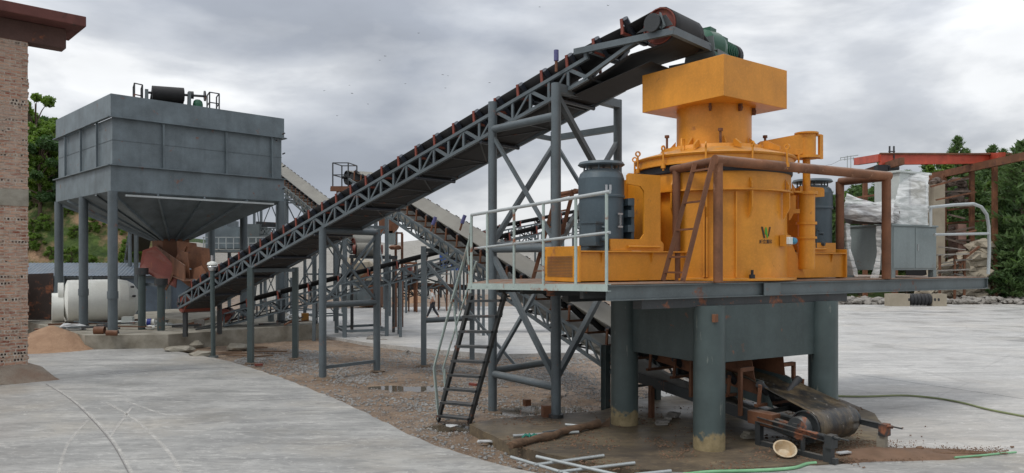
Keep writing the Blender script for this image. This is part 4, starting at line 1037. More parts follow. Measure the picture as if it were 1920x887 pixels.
for u in (1.9,3.2,4.6,6.0,7.6,9.2): m2.beam((u,.06,ZD-.08),(u,3.6,ZD-.08),.08,.13)
m2.build('floor_joist','steel_d',plat)
m2 = MB(); m2.beam((.7,.16,ZD-.33),(5.75,.16,ZD-.33),.22,.16); m2.beam((.9,2.5,ZD-.33),(5.9,2.5,ZD-.33),.2,.16); m2.build('main_beam','steel_d',plat)
legs = [V((3.30,12.5,0)),V((2.17,14.4,0)),V((5.81,13.95,0)),V((4.68,15.85,0))]
ll = [( (p-pO).dot(pu), (p-pO).dot(pv)) for p in legs]
kleg = NB('leg_paint_mud'); 
def mudpaint():
    k = NB('muddy_leg_paint'); c = (0.062,0.086,0.085)
    col = k.ramp(k.noise(1.6,6,.6),.3,.7,tuple(v*.75 for v in c),tuple(v*1.2 for v in c))
    col = k.mix(k.math('MULTIPLY',k.ramp(k.noise(3,5,.65,stretch=(1,1,.12)),.52,.7),.5),col,(0.05,0.06,0.055))
    col = k.mix(k.math('MULTIPLY',k.ramp(k.noise(9,5,.65,stretch=(1,1,.2)),.62,.7),.7),col,(0.24,0.25,0.22))
    q = k.n.new('ShaderNodeSeparateXYZ'); k.l.new(k.tc.outputs['Object'],q.inputs[0])
    z = k.math('ADD',q.outputs[2],k.math('MULTIPLY',k.math('SUBTRACT',k.noise(5,5,.6),.5),-.55))
    mud = k.ramp(z,.24,.30,(1,1,1),(0,0,0))
    col = k.mix(mud,col,k.ramp(k.noise(8,4),.3,.7,(0.20,0.155,0.08),(0.34,0.27,0.15)))
    k.color(col); k.rough(k.ramp(mud,0,1,(.45,)*3,(.9,)*3)); k.bump(k.noise(10,5),.2,.01); return k.m
M['mudleg'] = mudpaint()
for (u,v) in ll:
    m2 = MB(); m2.tube((u,v,0.0),(u,v,2.41),.262,40); m2.build('leg','mudleg',plat)
for a,b_ in ((0,1),(0,2),(1,3),(2,3)):
    (u0,v0),(u1,v1) = ll[a],ll[b_]; d = V((u1-u0,v1-v0,0)).normalized()*.24
    m2 = MB(); m2.beam((u0+d.x,v0+d.y,1.92),(u1-d.x,v1-d.y,1.92),.03,.96); 
    m2.build('girder_plate','grey_d',plat)
MB().box((ll[0][0]-.12,ll[0][1]-.255,2.22),(.1,.06,.13),.3).build('lug','rust',plat)
# hopper-like chute under the crusher, between the legs
m2 = MB(); cu,cv = (ll[0][0]+ll[3][0])/2,(ll[0][1]+ll[3][1])/2
for i in range(4):
    a = [(-1,-1),(1,-1),(1,1),(-1,1)][i]; b_ = [(-1,-1),(1,-1),(1,1),(-1,1)][(i+1)%4]
    m2.plate([(cu+a[0]*1.0,cv+a[1]*.8,2.5),(cu+b_[0]*1.0,cv+b_[1]*.8,2.5),(cu+b_[0]*.45,cv+b_[1]*.42,1.3),(cu+a[0]*.45,cv+a[1]*.42,1.3)],.02)
m2.build('discharge_chute','steel_d',plat)
# handrail on the left edge
def edge(s_): # s from 0 (corner) to 1 (left end)
    return V((Pu*s_, Pv*s_, ZD+(z2-ZD)*s_))
posts = [0.01,0.2,0.42,0.64,0.86,1.0]
for s_ in posts:
    q = edge(s_); h = 1.41+(1.30-1.41)*s_
    MB().tube(q+V((0,0,-.06)),q+V((0,0,h)),.026,10).build('rail_post','palegreen',plat)
m2 = MB(); m2.tube(edge(-.01)+V((0,0,1.41)),edge(1.0)+V((0,0,1.30)),.03,10); m2.build('handrail','galv',plat)
m2 = MB(); m2.tube(edge(-.01)+V((0,0,.79)),edge(.97)+V((0,0,.66)),.024,10); m2.build('handrail','galv',plat)
# bent rail at the right end
fr_ = []
W2L = WM[plat.name].inverted()
def pl_px(px,py,u=None,v=None):
    """point of the vertical plane v=const (local) seen at pixel (px,py)"""
    k_ = (px-960)/FPX; u_ = (pO.x-pv.x*-v - k_*(pO.y+pv.y*v))
    # x = pO.x+pu.x*u+pv.x*v ; y = pO.y+pu.y*u+pv.y*v ; x = k y
    u_ = (k_*(pO.y+pv.y*v)-(pO.x+pv.x*v))/(pu.x-k_*pu.y)
    D = pO.y+pu.y*u_+pv.y*v
    return V((u_,v,CAMH-(py-HOR)/FPX*D))
pts = [pl_px(*q,v=.25) for q in ((1742,389),(1790,384),(1825,382),(1840,388),(1850,402),(1854,425),(1855,470),(1853,514))]
MB().path(pts,.035,10).build('bent_handrail','galv',plat)
MB().tube(pl_px(1752,440,v=.25),pl_px(1854,438,v=.25),.03,10).build('bent_handrail','galv',plat)
MB().tube(pl_px(1745,386,v=.25),pl_px(1745,425,v=.25),.03,10).build('rail_post','galv',plat)

# ------------------------------------------------------------------ the orange crusher
cA = V((3.89,14.4,0)); crz = th
cr_ = thing('impact_crusher', 'big orange vertical crusher with square feed box standing on the steel platform', 'crusher', (cA.x,cA.y,ZD), crz)
# local frame: origin at the axis on the deck; x = pu, y = pv
m2 = MB(); m2.lathe((0,0,0),[(0,.012),(1.5,.012),(1.5,.05),(1.35,.05),(1.33,.06),(1.33,1.60),(1.44,1.60),(1.44,1.63),(1.40,1.63),(1.40,1.93),(1.2,1.93)],72)
m2.build('body','orange',cr_)
m2 = MB()
for a in (-142,-119,-30,0,40,90,140,180,220):
    c_,s_ = math.cos(R(a)),math.sin(R(a)); m2.box((c_*1.355,s_*1.355,.82),(.06,.025,1.5),R(a))
m2.build('body_rib','orange',cr_)
for a in (-165,-140,-109,-72,-48,-20):
    c_,s_ = math.cos(R(a)),math.sin(R(a)); t_ = V((-s_,c_,0)); n_ = V((c_,s_,0)); b0 = n_*1.36
    mm_ = MB().plate([b0+V((0,0,1.58)), b0+n_*.12+V((0,0,1.58)), b0+n_*.12+V((0,0,1.30)), b0+n_*.02+V((0,0,1.12)), b0+V((0,0,1.12))],.03)
    mm_.plate([b0+n_*.05+V((0,0,1.64)), b0+n_*.11+V((0,0,1.64)), b0+n_*.11+V((0,0,1.72)), b0+n_*.05+V((0,0,1.82))],.03); mm_.build('bracket','orange',cr_)
MB().lathe((0,0,0),[(1.2,1.93),(1.42,1.93),(1.43,1.95),(1.43,2.07),(1.2,2.07)],72).build('rubber_seal','black',cr_)
lid = MB().lathe((0,0,0),[(1.2,2.08),(1.49,2.08),(1.49,2.11),(1.46,2.12),(1.46,2.22),(1.49,2.23),(1.51,2.26),(1.49,2.28),(1.20,2.36),(1.02,2.42),(1.0,2.48),(.86,2.50),(.7,2.5)],72).build('lid','orange',cr_)
for a in range(-180,180,30):
    c_,s_ = math.cos(R(a+10)),math.sin(R(a+10)); m2 = MB()
    m2.tube((c_*1.53,s_*1.53,1.98),(c_*1.53,s_*1.53,2.34),.018,8); m2.tube((c_*1.53,s_*1.53,2.02),(c_*1.53,s_*1.53,2.10),.045,6)
    m2.lathe((c_*1.53,s_*1.53,2.38),[(.03,-.012),(.055,-.012),(.055,.012),(.03,.012),(.03,-.012)],12,axis=(-s_,c_,0)); m2.build('eye_bolt','orange',lid)
for a in range(0,360,24):
    c_,s_ = math.cos(R(a)),math.sin(R(a))
    if a%48 == 0:
        MB().plate([(c_*.72,s_*.72,2.51),(c_*.86,s_*.86,2.51),(c_*.72,s_*.72,2.66)],.025).build('gusset','orange',lid)
for a in (-128,-40,60,160):
    c_,s_ = math.cos(R(a)),math.sin(R(a)); m2 = MB(); m2.tube((c_*.95,s_*.95,2.46),(c_*.95,s_*.95,2.72),.022,8); m2.tube((c_*.95,s_*.95,2.70),(c_*.95,s_*.95,2.75),.045,6); m2.build('bolt','rust',lid)
for a in (-150,-115,-75,-35):
    c_,s_ = math.cos(R(a)),math.sin(R(a)); n_ = V((c_,s_,0)); m2 = MB().plate([n_*1.02+V((0,0,2.42)), n_*1.34+V((0,0,2.35)), n_*1.34+V((0,0,2.42)), n_*1.1+V((0,0,2.54)), n_*1.02+V((0,0,2.54))],.03); m2.build('lid_rib','orange',lid)
m2 = MB(); n_ = V((math.cos(R(-160)),math.sin(R(-160)),0)); q = n_*1.33
m2.path([q+V((0,0,2.33)),q+V((0,0,2.55)),q+n_*-.12+V((0,0,2.55)),q+n_*-.12+V((0,0,2.36))],.014,6); m2.build('lifting_handle','orange',lid)
MB().lathe((0,0,0),[(.70,2.50),(.70,3.28)],56).build('neck','orange',cr_)
m2 = MB()
for a in (-140,-95,-50,-20): c_,s_ = math.cos(R(a)),math.sin(R(a)); m2.tube((c_*.69,s_*.69,3.18),(c_*.78,s_*.78,3.18),.03,8); m2.box((c_*.72,s_*.72,3.19),(.1,.04,.14),R(a))
m2.build('neck_lug','rust',cr_)
bx = Matrix.Rotation(R(37)-crz,4,'Z')
fb_ = MB(); h_ = 1.92/2
zb0, zb1 = 3.25, 3.98
fb_.box((0,0,(zb0+zb1)/2),(1.92,1.92,zb1-zb0),R(37)-crz); fb_.build('feed_box','orange',cr_,bevel=.006)
fm = MB()
# lid arm and swing column on the right
ca = WM[cr_.name].inverted()
col_ = ca @ V((5.62,14.25,ZD)); cx,cy = col_.x,col_.y; dd = V((cx,cy,0)).normalized(); pp = V((-dd.y,dd.x,0))
m2 = MB()
for s_ in (-.12,.12):
    m2.plate([dd*.75+pp*s_+V((0,0,2.48)), dd*(1.55)+pp*s_+V((0,0,2.36)), V((cx,cy,2.42))+pp*s_, V((cx,cy,2.78))+pp*s_, dd*.85+pp*s_+V((0,0,2.62))],.03)
m2.plate([dd*.85+pp*.12+V((0,0,2.62)),dd*.85-pp*.12+V((0,0,2.62)),V((cx,cy,2.78))-pp*.12,V((cx,cy,2.78))+pp*.12],.02)
m2.build('lid_arm','orange',cr_)
m2 = MB(); m2.lathe((cx,cy,0),[(0,2.80),(.22,2.80),(.22,2.77),(.17,2.77),(.17,2.36),(.24,2.36),(.24,2.31),(0,2.31)],24)
m2.beam((cx+dd.x*.26,cy+dd.y*.26,2.3),(cx+dd.x*.26,cy+dd.y*.26,2.76),.05,.09); m2.beam((cx,cy,2.75),(cx+dd.x*.27,cy+dd.y*.27,2.75),.08,.03); m2.build('arm_hub','orange',cr_)
m2 = MB(); m2.lathe((cx,cy,0),[(0,.2),(.15,.2),(.155,.24),(.155,.78),(.19,.78),(.19,.82),(.155,.82),(.155,1.05),(.19,1.05),(.19,1.1),(.155,1.1),(.155,1.62),(.2,1.62),(.2,1.68),(.07,1.68),(.07,2.3)],24)
m2.beam((cx-dd.x*.15,cy-dd.y*.15,1.3),(cx-dd.x*.45,cy-dd.y*.45,1.3),.2,.08); m2.build('swing_column','orange',cr_)
MB().plate([dd*1.30+V((0,0,.04)), dd*1.72+V((0,0,.04)), dd*1.38+V((0,0,.9)), dd*1.30+V((0,0,.9))],.03).build('gusset','orange',cr_)
MB().plate([dd*1.3-pp*.35+V((0,0,1.66)),V((cx,cy,1.66))-pp*.1,V((cx,cy,1.66))+pp*.1,dd*1.3+pp*.35+V((0,0,1.66))],.03).build('bracket','orange',cr_)
# drive housings and motors, left and right
def zs(mb_):
    mb_.v = [(p[0],p[1],.53+(p[2]-.53)*1.11) for p in mb_.v]
def drive(sx, mx_, ex):
    """sx = -1 left, +1 right; mx_ motor axis distance; ex outer end"""
    x0, x1 = sx*1.15, sx*ex; lo, hi = min(x0,x1), max(x0,x1)
    m2 = MB(); m2.box2((lo,-.50,.02),(hi,.50,.50)); m2.box2((lo,-.56,.50),(hi,.56,.525)); h = m2.build('belt_housing','orange',cr_,bevel=.006)
    m2 = MB()
    for q in (.35,.8): m2.plate([(x0+(x1-x0)*q,-.50,.5),(x0+(x1-x0)*q,-.555,.5),(x0+(x1-x0)*q,-.50,.32)],.02)
    m2.build('rib','orange',h)
    ep = MB(); ep.box2((x1-.02,-.56,.01),(x1+.02,.56,.60)); ep = ep.build('end_plate','orange',cr_,bevel=.006)
    g_ = MB()
    for i in range(14): g_.box((x1+sx*.026,0,.1+i*.025),(.012,.76,.013))
    g_.build('grille', paint('grille_rust',(0.26,0.12,0.045),rust=.4), ep)
    for y in (-.48,.48):
        for z in (.12,.42,.54): MB().tube((x1+sx*.02,y,z),(x1+sx*.045,y,z),.03,6).build('bolt','rust',ep)
    # motor
    mc = V((sx*mx_,0,0)); r_ = .41
    m2 = MB(); m2.lathe(mc,[(0,.53),(.44,.53),(.44,.57),(.36,.57),(.36,.62)],36)
    m2.lathe(mc,[(.385,.62),(.385,1.36),(r_,1.36),(r_,1.39),(r_-.01,1.4),(r_-.01,1.66),(.37,1.74),(.30,1.80),(0,1.80)],40); zs(m2); mo = m2.build('motor','motor',cr_)
    f_ = MB()
    for a in range(0,360,8):
        if a % 90 in (42,48,36): continue
        c_,s_ = math.cos(R(a)),math.sin(R(a)); f_.box((c_*.395,s_*.395,.99),(.07,.014,.76),R(a))
    zs(f_); f_.build('cooling_fins','motor',mo)
    f_ = MB()
    for a in (45,135,225,315):
        c_,s_ = math.cos(R(a)),math.sin(R(a)); f_.box((c_*.38,s_*.38,.99),(.09,.15,.78),R(a))
    zs(f_); f_.build('fin_pad','motor',mo)
    f_ = MB(); f_.lathe(mc,[(0,1.86),(.38,1.86),(.41,1.88),(.38,1.92),(0,1.93)],36)
    for a in range(0,360,45): c_,s_ = math.cos(R(a)),math.sin(R(a)); f_.tube((mc.x+c_*.30,s_*.30,1.78),(mc.x+c_*.30,s_*.30,1.88),.015,6)
    zs(f_); f_.build('rain_cap','motor',mo)
    # terminal box and logo plate
    tb = MB(); tb.box((mc.x-.38,-.27,.80),(.36,.26,.38),R(30)); tb.box((mc.x-.38,-.27,1.0),(.4,.3,.03),R(30)); tb.tube((mc.x-.28,-.42,.72),(mc.x-.25,-.50,.71),.05,10); tb.tube((mc.x-.28,-.40,.92),(mc.x-.25,-.47,.91),.03,10); tb.build('terminal_box','motor',mo)
    # C shaped clamp plates and motor side block
    blk = MB(); xm = sx*(mx_-.40)
    for z in (.66,.92,1.18,1.38): blk.box((xm,0,z),(.14,.66,.12))
    blk.box((xm+(-sx)*.05,0,1.0),(.06,.62,.9)); blk.build('motor_foot','motor',mo)
    for y in (-.44,.44):
        prof_ = [(-.15,.53),(1.02,.53),(1.02,.66),(.95,.72),(.95,1.86),(.25,1.86),(.21,1.82),(.21,1.68),(.5,1.65),(.58,1.57),(.58,.82),(.5,.73),(-.15,.73)]
        pts = [V((sx*(mx_-d_), y, z)) for d_,z in prof_]
        MB().plate(pts,.035).build('clamp_plate','orange',cr_)
    cb_ = MB()
    cb_.box((sx*(mx_-.95),0,1.2),(.03,.86,1.25)); cb_.tube((sx*(mx_-.2),-.5,.60),(sx*(mx_-.9),-.5,.60),.02,8); cb_.build('clamp_web','orange',cr_)
    return mo
cA2 = V((1.47+.866*.063-.5*1.48, 11.4+.5*.063+.866*1.48, 0))
mo1 = drive(-1, 2.69, 3.54); mo2 = drive(1, 2.86, 3.22)
# small emblem strip on the left motor (letter I with serifs)
m2 = MB(); a = -78; c_,s_ = math.cos(R(a)),math.sin(R(a)); q = V((-2.69+c_*.43,s_*.43,1.05)); t_ = V((-s_,c_,0))
for dz,wd in ((-.11,.12),(.11,.12)): m2.beam(q-t_*wd/2+V((0,0,dz)),q+t_*wd/2+V((0,0,dz)),.012,.03)
m2.beam(q-V((0,0,.11)),q+V((0,0,.11)),.03,.012,up=tuple(t_)) ; m2.build('emblem','silver',mo1)
m2 = MB(); a = -112; c_,s_ = math.cos(R(a)),math.sin(R(a)); q = V((-2.69+c_*.408,s_*.408,1.60)); t_ = V((-s_,c_,0))
m2.beam(q-t_*.02-V((0,0,.05)),q-t_*.02+V((0,0,.05)),.008,.04,up=tuple(t_)); m2.beam(q+t_*.05-V((0,0,.05)),q+t_*.05+V((0,0,.05)),.008,.04,up=tuple(t_)); m2.build('name_plate','silver',mo1)
# logo on the body
def curved(pts2, a0, z0, r_, th_=.004):
    out = []
    for dr in (0,th_):
        for (x,z) in pts2: an = R(a0)+x/r_; out.append(V((math.cos(an)*(r_+dr),math.sin(an)*(r_+dr),z0+z)))
    return out
aL = -63-math.degrees(crz)
def logo_poly(mb_, pts2): 
    v = curved(pts2,aL,.86,1.334); n = len(pts2); mb_.add(v,[tuple(range(n,2*n)),tuple(range(n-1,-1,-1))]+[(i,(i+1)%n,n+(i+1)%n,n+i) for i in range(n)])
m2 = MB(); logo_poly(m2,[(-.115,.10),(-.075,.10),(-.02,-.10),(-.06,-.10)]); logo_poly(m2,[(.115,.10),(.078,.10),(.045,-.07),(.065,-.07)]); m2.build('emblem','logo_dark',cr_)
m2 = MB(); logo_poly(m2,[(-.025,-.04),(-.032,.04),(-.018,.09),(.0,.10),(.018,.07),(.035,-.03),(.05,-.08),(.025,-.105),(.008,-.06),(-.005,-.02)]); m2.build('emblem','logo_green',cr_)
cu_ = bpy.data.curves.new('writing','FONT'); cu_.body = '威立重科'; cu_.size = .078; cu_.align_x = 'CENTER'; cu_.extrude = .0; cu_.offset = .0016; cu_.space_character = 1.0
ot = bpy.data.objects.new('writing_tmp',cu_); COL.objects.link(ot); bpy.context.view_layer.update()
me = bpy.data.meshes.new_from_object(ot.evaluated_get(bpy.context.evaluated_depsgraph_get())); bpy.data.objects.remove(ot)
for v in me.vertices:
    an = R(aL)+v.co.x/1.334; rr_ = 1.337; v.co = V((math.cos(an)*rr_,math.sin(an)*rr_,.86-.19+v.co.y))
me.materials.clear(); me.materials.append(M['logo_dark']); o = bpy.data.objects.new('writing',me); COL.objects.link(o); o.parent = cr_; WM[o.name] = WM[cr_.name]
# sensor box
aS = -42-math.degrees(crz); c_,s_ = math.cos(R(aS)),math.sin(R(aS)); n_ = V((c_,s_,0)); t_ = V((-s_,c_,0))
rzS = R(aS)
o = MB().box(n_*1.40+V((0,0,.72)),(.12,.22,.2),rzS).build('sensor_plate','orange',cr_)
MB().box(n_*1.47-t_*.03+V((0,0,.72)),(.10,.15,.13),rzS).build('sensor_box','white',o,bevel=.01)
MB().tube(n_*1.47+t_*.05+V((0,0,.72)),n_*1.47+t_*.22+V((0,0,.72)),.065,16).build('connector','cyan',o)
# small black knob at the foot of the body
m2 = MB(); q = V((math.cos(R(-108)),math.sin(R(-108)),0))*1.42; m2.tube(q+V((0,0,.05)),q+V((0,0,.12)),.05,10); m2.tube(q+V((0,0,.12)),q+V((0,0,.2)),.025,8); m2.build('bolt','black',cr_)

# ------------------------------------------------------------------ rusty pipe frame, ladders, cabinets
pf_ = thing('pipe_railing', 'rusty brown pipe frame standing along the front edge of the platform', 'frame', (3.43,12.45,ZD))
Aq = V((3.43,12.43,0)); Bq = V((2.93,13.30,0)); Eq = V((7.45,14.86,0)); Dq = Eq+V((-.5,.866,0))*1.05
ztp = 4.83
for p,r_ in ((Aq,.078),(Bq,.07),(Eq,.085),(Dq,.085)): MB().tube(P(p,ZD),P(p,ztp),r_,16).build('post','rustpipe' if p is Aq else 'rust',pf_,world=True)
MB().tube(P(Aq,ztp)-(Eq-Aq).normalized()*.08,P(Eq,ztp+.02)+(Eq-Aq).normalized()*.08,.09,16).build('top_rail','rustpipe',pf_,world=True)
MB().tube(P(Aq,ztp),P(Bq,ztp-.04)+(Bq-Aq).normalized()*.1,.075,16).build('top_rail','rust',pf_,world=True)
MB().tube(P(Eq,ztp),P(Dq,ztp),.085,16).build('top_rail','rust',pf_,world=True)
def ladder(name, label, f0, f1, t0, t1, n, w_, mat, group=None, rungw=.05, rungh=.03, tstart=.05, tend=.95, rungs=None):
    t = thing(name, label, 'ladder', (f0+f1)/2, 0, group)
    for a,b_ in ((f0,t0),(f1,t1)): MB().beam(a,b_,w_,w_*1.6).build('side_rail',mat,t,world=True)
    for q in (rungs or [tstart+(tend-tstart)*i/(n-1) for i in range(n)]):
        MB().beam(f0+(t0-f0)*q, f1+(t1-f1)*q, rungw, rungh).build('rung',mat,t,world=True)
    return t
ladder('ladder','rusty ladder leaning on the pipe frame in front of the orange crusher',
       at(1243,526,12.72), at(1280,527,12.2), at(1303,306,12.72), at(1337,300,12.32), 5, .045, 'rust', rungs=[.07,.2,.43,.66,.93])
# same kind of frame and ladder behind the left motor
bk_ = V((1.05,16.15,0)); 
ladder('ladder','rusty ladder standing behind the blue grey motor on the left',
       at(998,528,15.6), at(1030,528,15.2), at(1043,364,15.6), at(1075,356,15.2), 6, .05, 'rust', tstart=.12, tend=.95)
m2 = MB(); m2.tube(at(1040,366,15.7),at(1100,356,14.9),.05,10); m2.tube(at(1078,358,15.1),at(1110,362,16.3),.05,10); q = at(1096,357,14.9); m2.tube(P(q,ZD),q,.05,10); single(m2,'pipe_railing','rust','rusty pipe rail at the top of the ladder behind the left motor','frame')
# main stair ladder
sf0, sf1 = V((-1.54,15.55,-.17)), V((-.86,15.0,-.12)); st0, st1 = V((-.775,14.28,2.52)), V((-.13,13.72,2.56))
stl = ladder('ladder','dark steel stair ladder with nine treads going up to the left end of the platform', sf0, sf1, st0, st1, 9, .06, 'steel_d', rungw=.2, rungh=.045, tstart=.045, tend=.95)
for dy,xo in ((0,0),(.42,.02)):
    sh = V((.0,dy,0)) if dy else V((0,0,0))
    pts = [at(822,786,15.5)+sh*.4, at(813,690,15.5)+sh*.4, at(845,570,15.1)+sh*.6, at(880,450,14.6)+sh, at(884,409,14.35)+sh*0]
    MB().path(pts,.021,8).build('handrail','palegreen',stl,world=True)
for (a,b_) in (((836,748,15.5),(834,692,15.5)),((858,640,15.2),(850,560,15.1)),((884,560,14.6),(876,462,14.6))):
    MB().tube(at(*a),at(*b_),.018,8).build('rail_post','palegreen',stl,world=True)
MB().path([at(836,742,15.5),at(831,690,15.5),at(862,590,15.1),at(893,490,14.6)],.019,8).build('handrail','palegreen',stl,world=True)

# control desk
dsk = thing('control_desk', 'grey steel cabinet with two doors standing on the right end of the platform', 'cabinet', (8.01,15.75,ZD), th)
m2 = MB(); m2.box2((0,0,.16),(1.62,1.08,1.10)); m2.build('body','cab',dsk,bevel=.006)
m2 = MB(); m2.box2((-.03,-.03,1.10),(1.65,1.11,1.14)); m2.build('top','cab',dsk,bevel=.005)
for x0,x1 in ((.04,.80),(.82,1.58)):
    dr = MB().box2((x0,-.015,.20),(x1,.0-.001,1.07)).build('door','cab',dsk,bevel=.004)
    if x0 > .5: MB().box2((x0+.06,-.03,.58),(x0+.08,-.016,.72)).build('handle','silver',dr)
for x in (.0,1.50):
    for y in (0,.96): m2 = MB().add([(x,y,0.0),(x+.12,y,0.0),(x+.12,y,.16),(x,y,.16),(x,y+.12,0.0),(x+.12,y+.12,0.0),(x+.12,y+.12,.16),(x,y+.12,.16)],[(0,1,2,3),(7,6,5,4),(0,3,7,4),(1,5,6,2)]); m2.build('foot','cab',dsk)
# white control box on the desk
cbx = thing('control_cabinet', 'pale tall control cabinet wrapped in plastic on top of the grey cabinet', 'cabinet', (8.35,16.2,ZD+1.142), th)
MB().box2((.1,0,0),(1.15,.6,1.14)).build('body','cab_w',cbx,bevel=.008)
MB().box2((.05,-.05,1.14),(1.22,.66,1.19)).build('roof','cab_w',cbx,bevel=.01)
o = MB().box2((.45,-.012,.45),(1.05,-.001,1.02)).build('window_frame','black',cbx,bevel=.003)
MB().box2((.48,-.016,.48),(1.02,-.0125,.99)).build('pane', plain('beige_panel',(0.38,0.35,0.26),rough=.3,bump=0), o)
# wrapped motor roll to the left of it
rl = MB(); q = WM[dsk.name] @ V((.05,.55,1.14)); e_ = pu
q0 = at(1592,402,16.0); q1 = at(1676,404,16.1)
q0.z = ZD+1.142+.22; q1.z = q0.z
rl.tube(q0,q1,.215,24); single(rl,'wrapped_drum',plain('brown_drum',(0.07,0.045,0.035),rough=.6),'brown drum lying under plastic film on the left of the grey cabinet top','drum')
# plastic film
k = NB('plastic_film'); k.color((0.80,0.81,0.80)); k.rough(0.35); k.b.inputs['Specular IOR Level'].default_value = .7
wr = k.noise(1.6,5,.6,stretch=(1.0,1.0,4.5),dist=1.2)
k.bump(wr,.5,.05); tr = k.n.new('ShaderNodeBsdfTransparent'); tr.inputs[0].default_value = (.93,.94,.94,1); ms2 = k.n.new('ShaderNodeMixShader')
k.l.new(k.ramp(wr,.38,.62,(.28,)*3,(.78,)*3),ms2.inputs[0]); k.l.new(tr.outputs[0],ms2.inputs[1]); k.l.new(k.b.outputs[0],ms2.inputs[2]); k.l.new(ms2.outputs[0],k.n['Material Output'].inputs[0]); M['film'] = k.m
def film(rows, seed, amp=.02, sub=14):
    """rows: list of lists of points (same count); bilinear subdivision plus wrinkles"""
    nr_, nc = len(rows), len(rows[0]); m2 = MB(); vs = []; NR = (nr_-1)*sub+1; NC = (nc-1)*sub+1
    for i in range(NR):
        for j in range(NC):
            a,fa_ = divmod(i/sub,1); b_,fb2 = divmod(j/sub,1); a=int(min(a,nr_-2)); b_=int(min(b_,nc-2)); fa_ = i/sub-a; fb2 = j/sub-b_
            p = (rows[a][b_]*(1-fb2)+rows[a][b_+1]*fb2)*(1-fa_)+(rows[a+1][b_]*(1-fb2)+rows[a+1][b_+1]*fb2)*fa_
            n1_ = mnoise.noise(V((p.x*3,p.z*9+p.x*4,seed))); n2_ = mnoise.noise(V((p.x*9,p.z*22+p.x*6,seed+3)))
            vs.append(p+V((.3,-1,.2))*(n1_*amp+n2_*amp*.5))
    m2.add(vs,[(i*NC+j,i*NC+j+1,(i+1)*NC+j+1,(i+1)*NC+j) for i in range(NR-1) for j in range(NC-1)],True); return m2
L_ = lambda u,v,z: WM[dsk.name] @ V((u,v,z))
zt_ = 1.142
rows = [[L_(1.78,.1,zt_+1.22),L_(1.80,.55,zt_+1.26),L_(1.76,1.15,zt_+1.22)],
        [L_(1.50,.22,zt_+1.12),L_(1.2,.5,zt_+1.24),L_(1.0,1.2,zt_+1.22)]]
f1 = film([[at(1743,325,16.6),at(1712,324,16.5),at(1690,328,16.4)],[at(1741,345,16.3),at(1715,352,16.2),at(1680,372,16.0)],[at(1741,385,16.2),at(1708,390,16.05),at(1665,395,15.75)],[at(1740,422,16.2),at(1705,421,16.0),at(1664,421,15.72)]],1,.03)
single(f1,'plastic_sheet','film','crinkled clear plastic film wrapped round the pale control cabinet','plastic sheet')
f2 = film([[at(1678,372,16.25),at(1640,380,16.3),at(1610,372,16.3),at(1588,362,16.4)],[at(1676,384,15.75),at(1640,388,15.7),at(1606,386,15.8),at(1581,384,16.0)],[at(1675,403,15.62),at(1640,405,15.6),at(1606,402,15.65),at(1580,404,15.9)],[at(1675,418,15.65),at(1640,417,15.65),at(1606,414,15.7),at(1580,408,15.9)]],5,.03)
single(f2,'plastic_sheet','film','crinkled plastic film thrown over the brown drum left of the cabinet','plastic sheet')
f3 = film([[at(1580,420,15.85),at(1586,418,15.8),at(1594,420,15.8)],[at(1580,470,15.85),at(1590,468,15.7),at(1596,470,15.7)],[at(1584,515,15.85),at(1602,517,15.6),at(1610,519,15.6)]],9,.03)
single(f3,'plastic_sheet','film','narrow strip of plastic film hanging down the left side of the cabinet','plastic sheet')
f4 = film([[at(1642,424,15.5),at(1652,424,15.45)],[at(1644,480,15.5),at(1652,480,15.45)],[at(1632,521,15.4),at(1648,521,15.35)]],12,.025)
single(f4,'plastic_sheet','film','thin plastic strip hanging beside the rusty corner post','plastic sheet')
# ------------------------------------------------------------------ things on the left
# sand pile
m2 = MB(); sc_ = gp(60,662); n_ = 40; vs = []
for j in range(n_):
    for i in range(n_):
        x = -17.6+ i/(n_-1)*5.2; y = 24.9+j/(n_-1)*4.4
        dx = (x+16.75)/1.85; dy = (y-27.1)/1.8; r_ = math.hypot(dx,dy)
        h = 0.86*max(0,1-r_**1.15)+.03*nz(x,y,2.2,3)*max(0,1-r_*.8)-.03
        h += .05*max(0,1-r_)*mnoise.noise(V((x*1.2+y*2.4,y*.7,4)))
        vs.append((x,y,h))
m2.add(vs,[(j*n_+i,j*n_+i+1,(j+1)*n_+i+1,(j+1)*n_+i) for j in range(n_-1) for i in range(n_-1)],True)
o = m2.build('sand_pile','sand'); tag(o,'pile of brown sand between the brick building and the concrete plinth','sand pile')
# white tank lying on its side
ta_, tb_ = at(120,566,31.5), at(258,566,33.0); ta_.z = tb_.z = 1.45
tk = thing('storage_tank','big white plastic tank lying on its side behind the hopper legs','tank',((ta_.x+tb_.x)/2,(ta_.y+tb_.y)/2,.5))
axt = (tb_-ta_).normalized(); Lt = (tb_-ta_).length
m2 = MB(); m2.lathe(ta_,[(0,-.02),(.60,-.0),(.90,.12),(.91,.3),(.92,Lt*.55),(.92,Lt-.75),(.86,Lt-.42),(.70,Lt-.16),(.45,Lt),(0,Lt+.03)],40,axis=axt); m2.build('body','white',tk,world=True)
m2 = MB(); q = ta_-axt*.02; m2.tube(q+V((0,0,-.25)),q-axt*.42+V((0,0,-.25)),.62,28); m2.tube(q+V((0,0,.35)),q-axt*.2+V((0,0,.35)),.45,24); m2.build('manhole','white',tk,world=True)
m2 = MB(); n_ = V((axt.y,-axt.x,0)); 
for (s_,dz) in ((Lt-.25,.2),(Lt-.32,.6)): q = ta_+axt*s_+n_*.74; m2.tube(V((q.x,q.y,1.45+dz)),V((q.x,q.y,1.45+dz))+n_*.12+axt*.06,.05,10)
m2.build('port','black',tk,world=True)
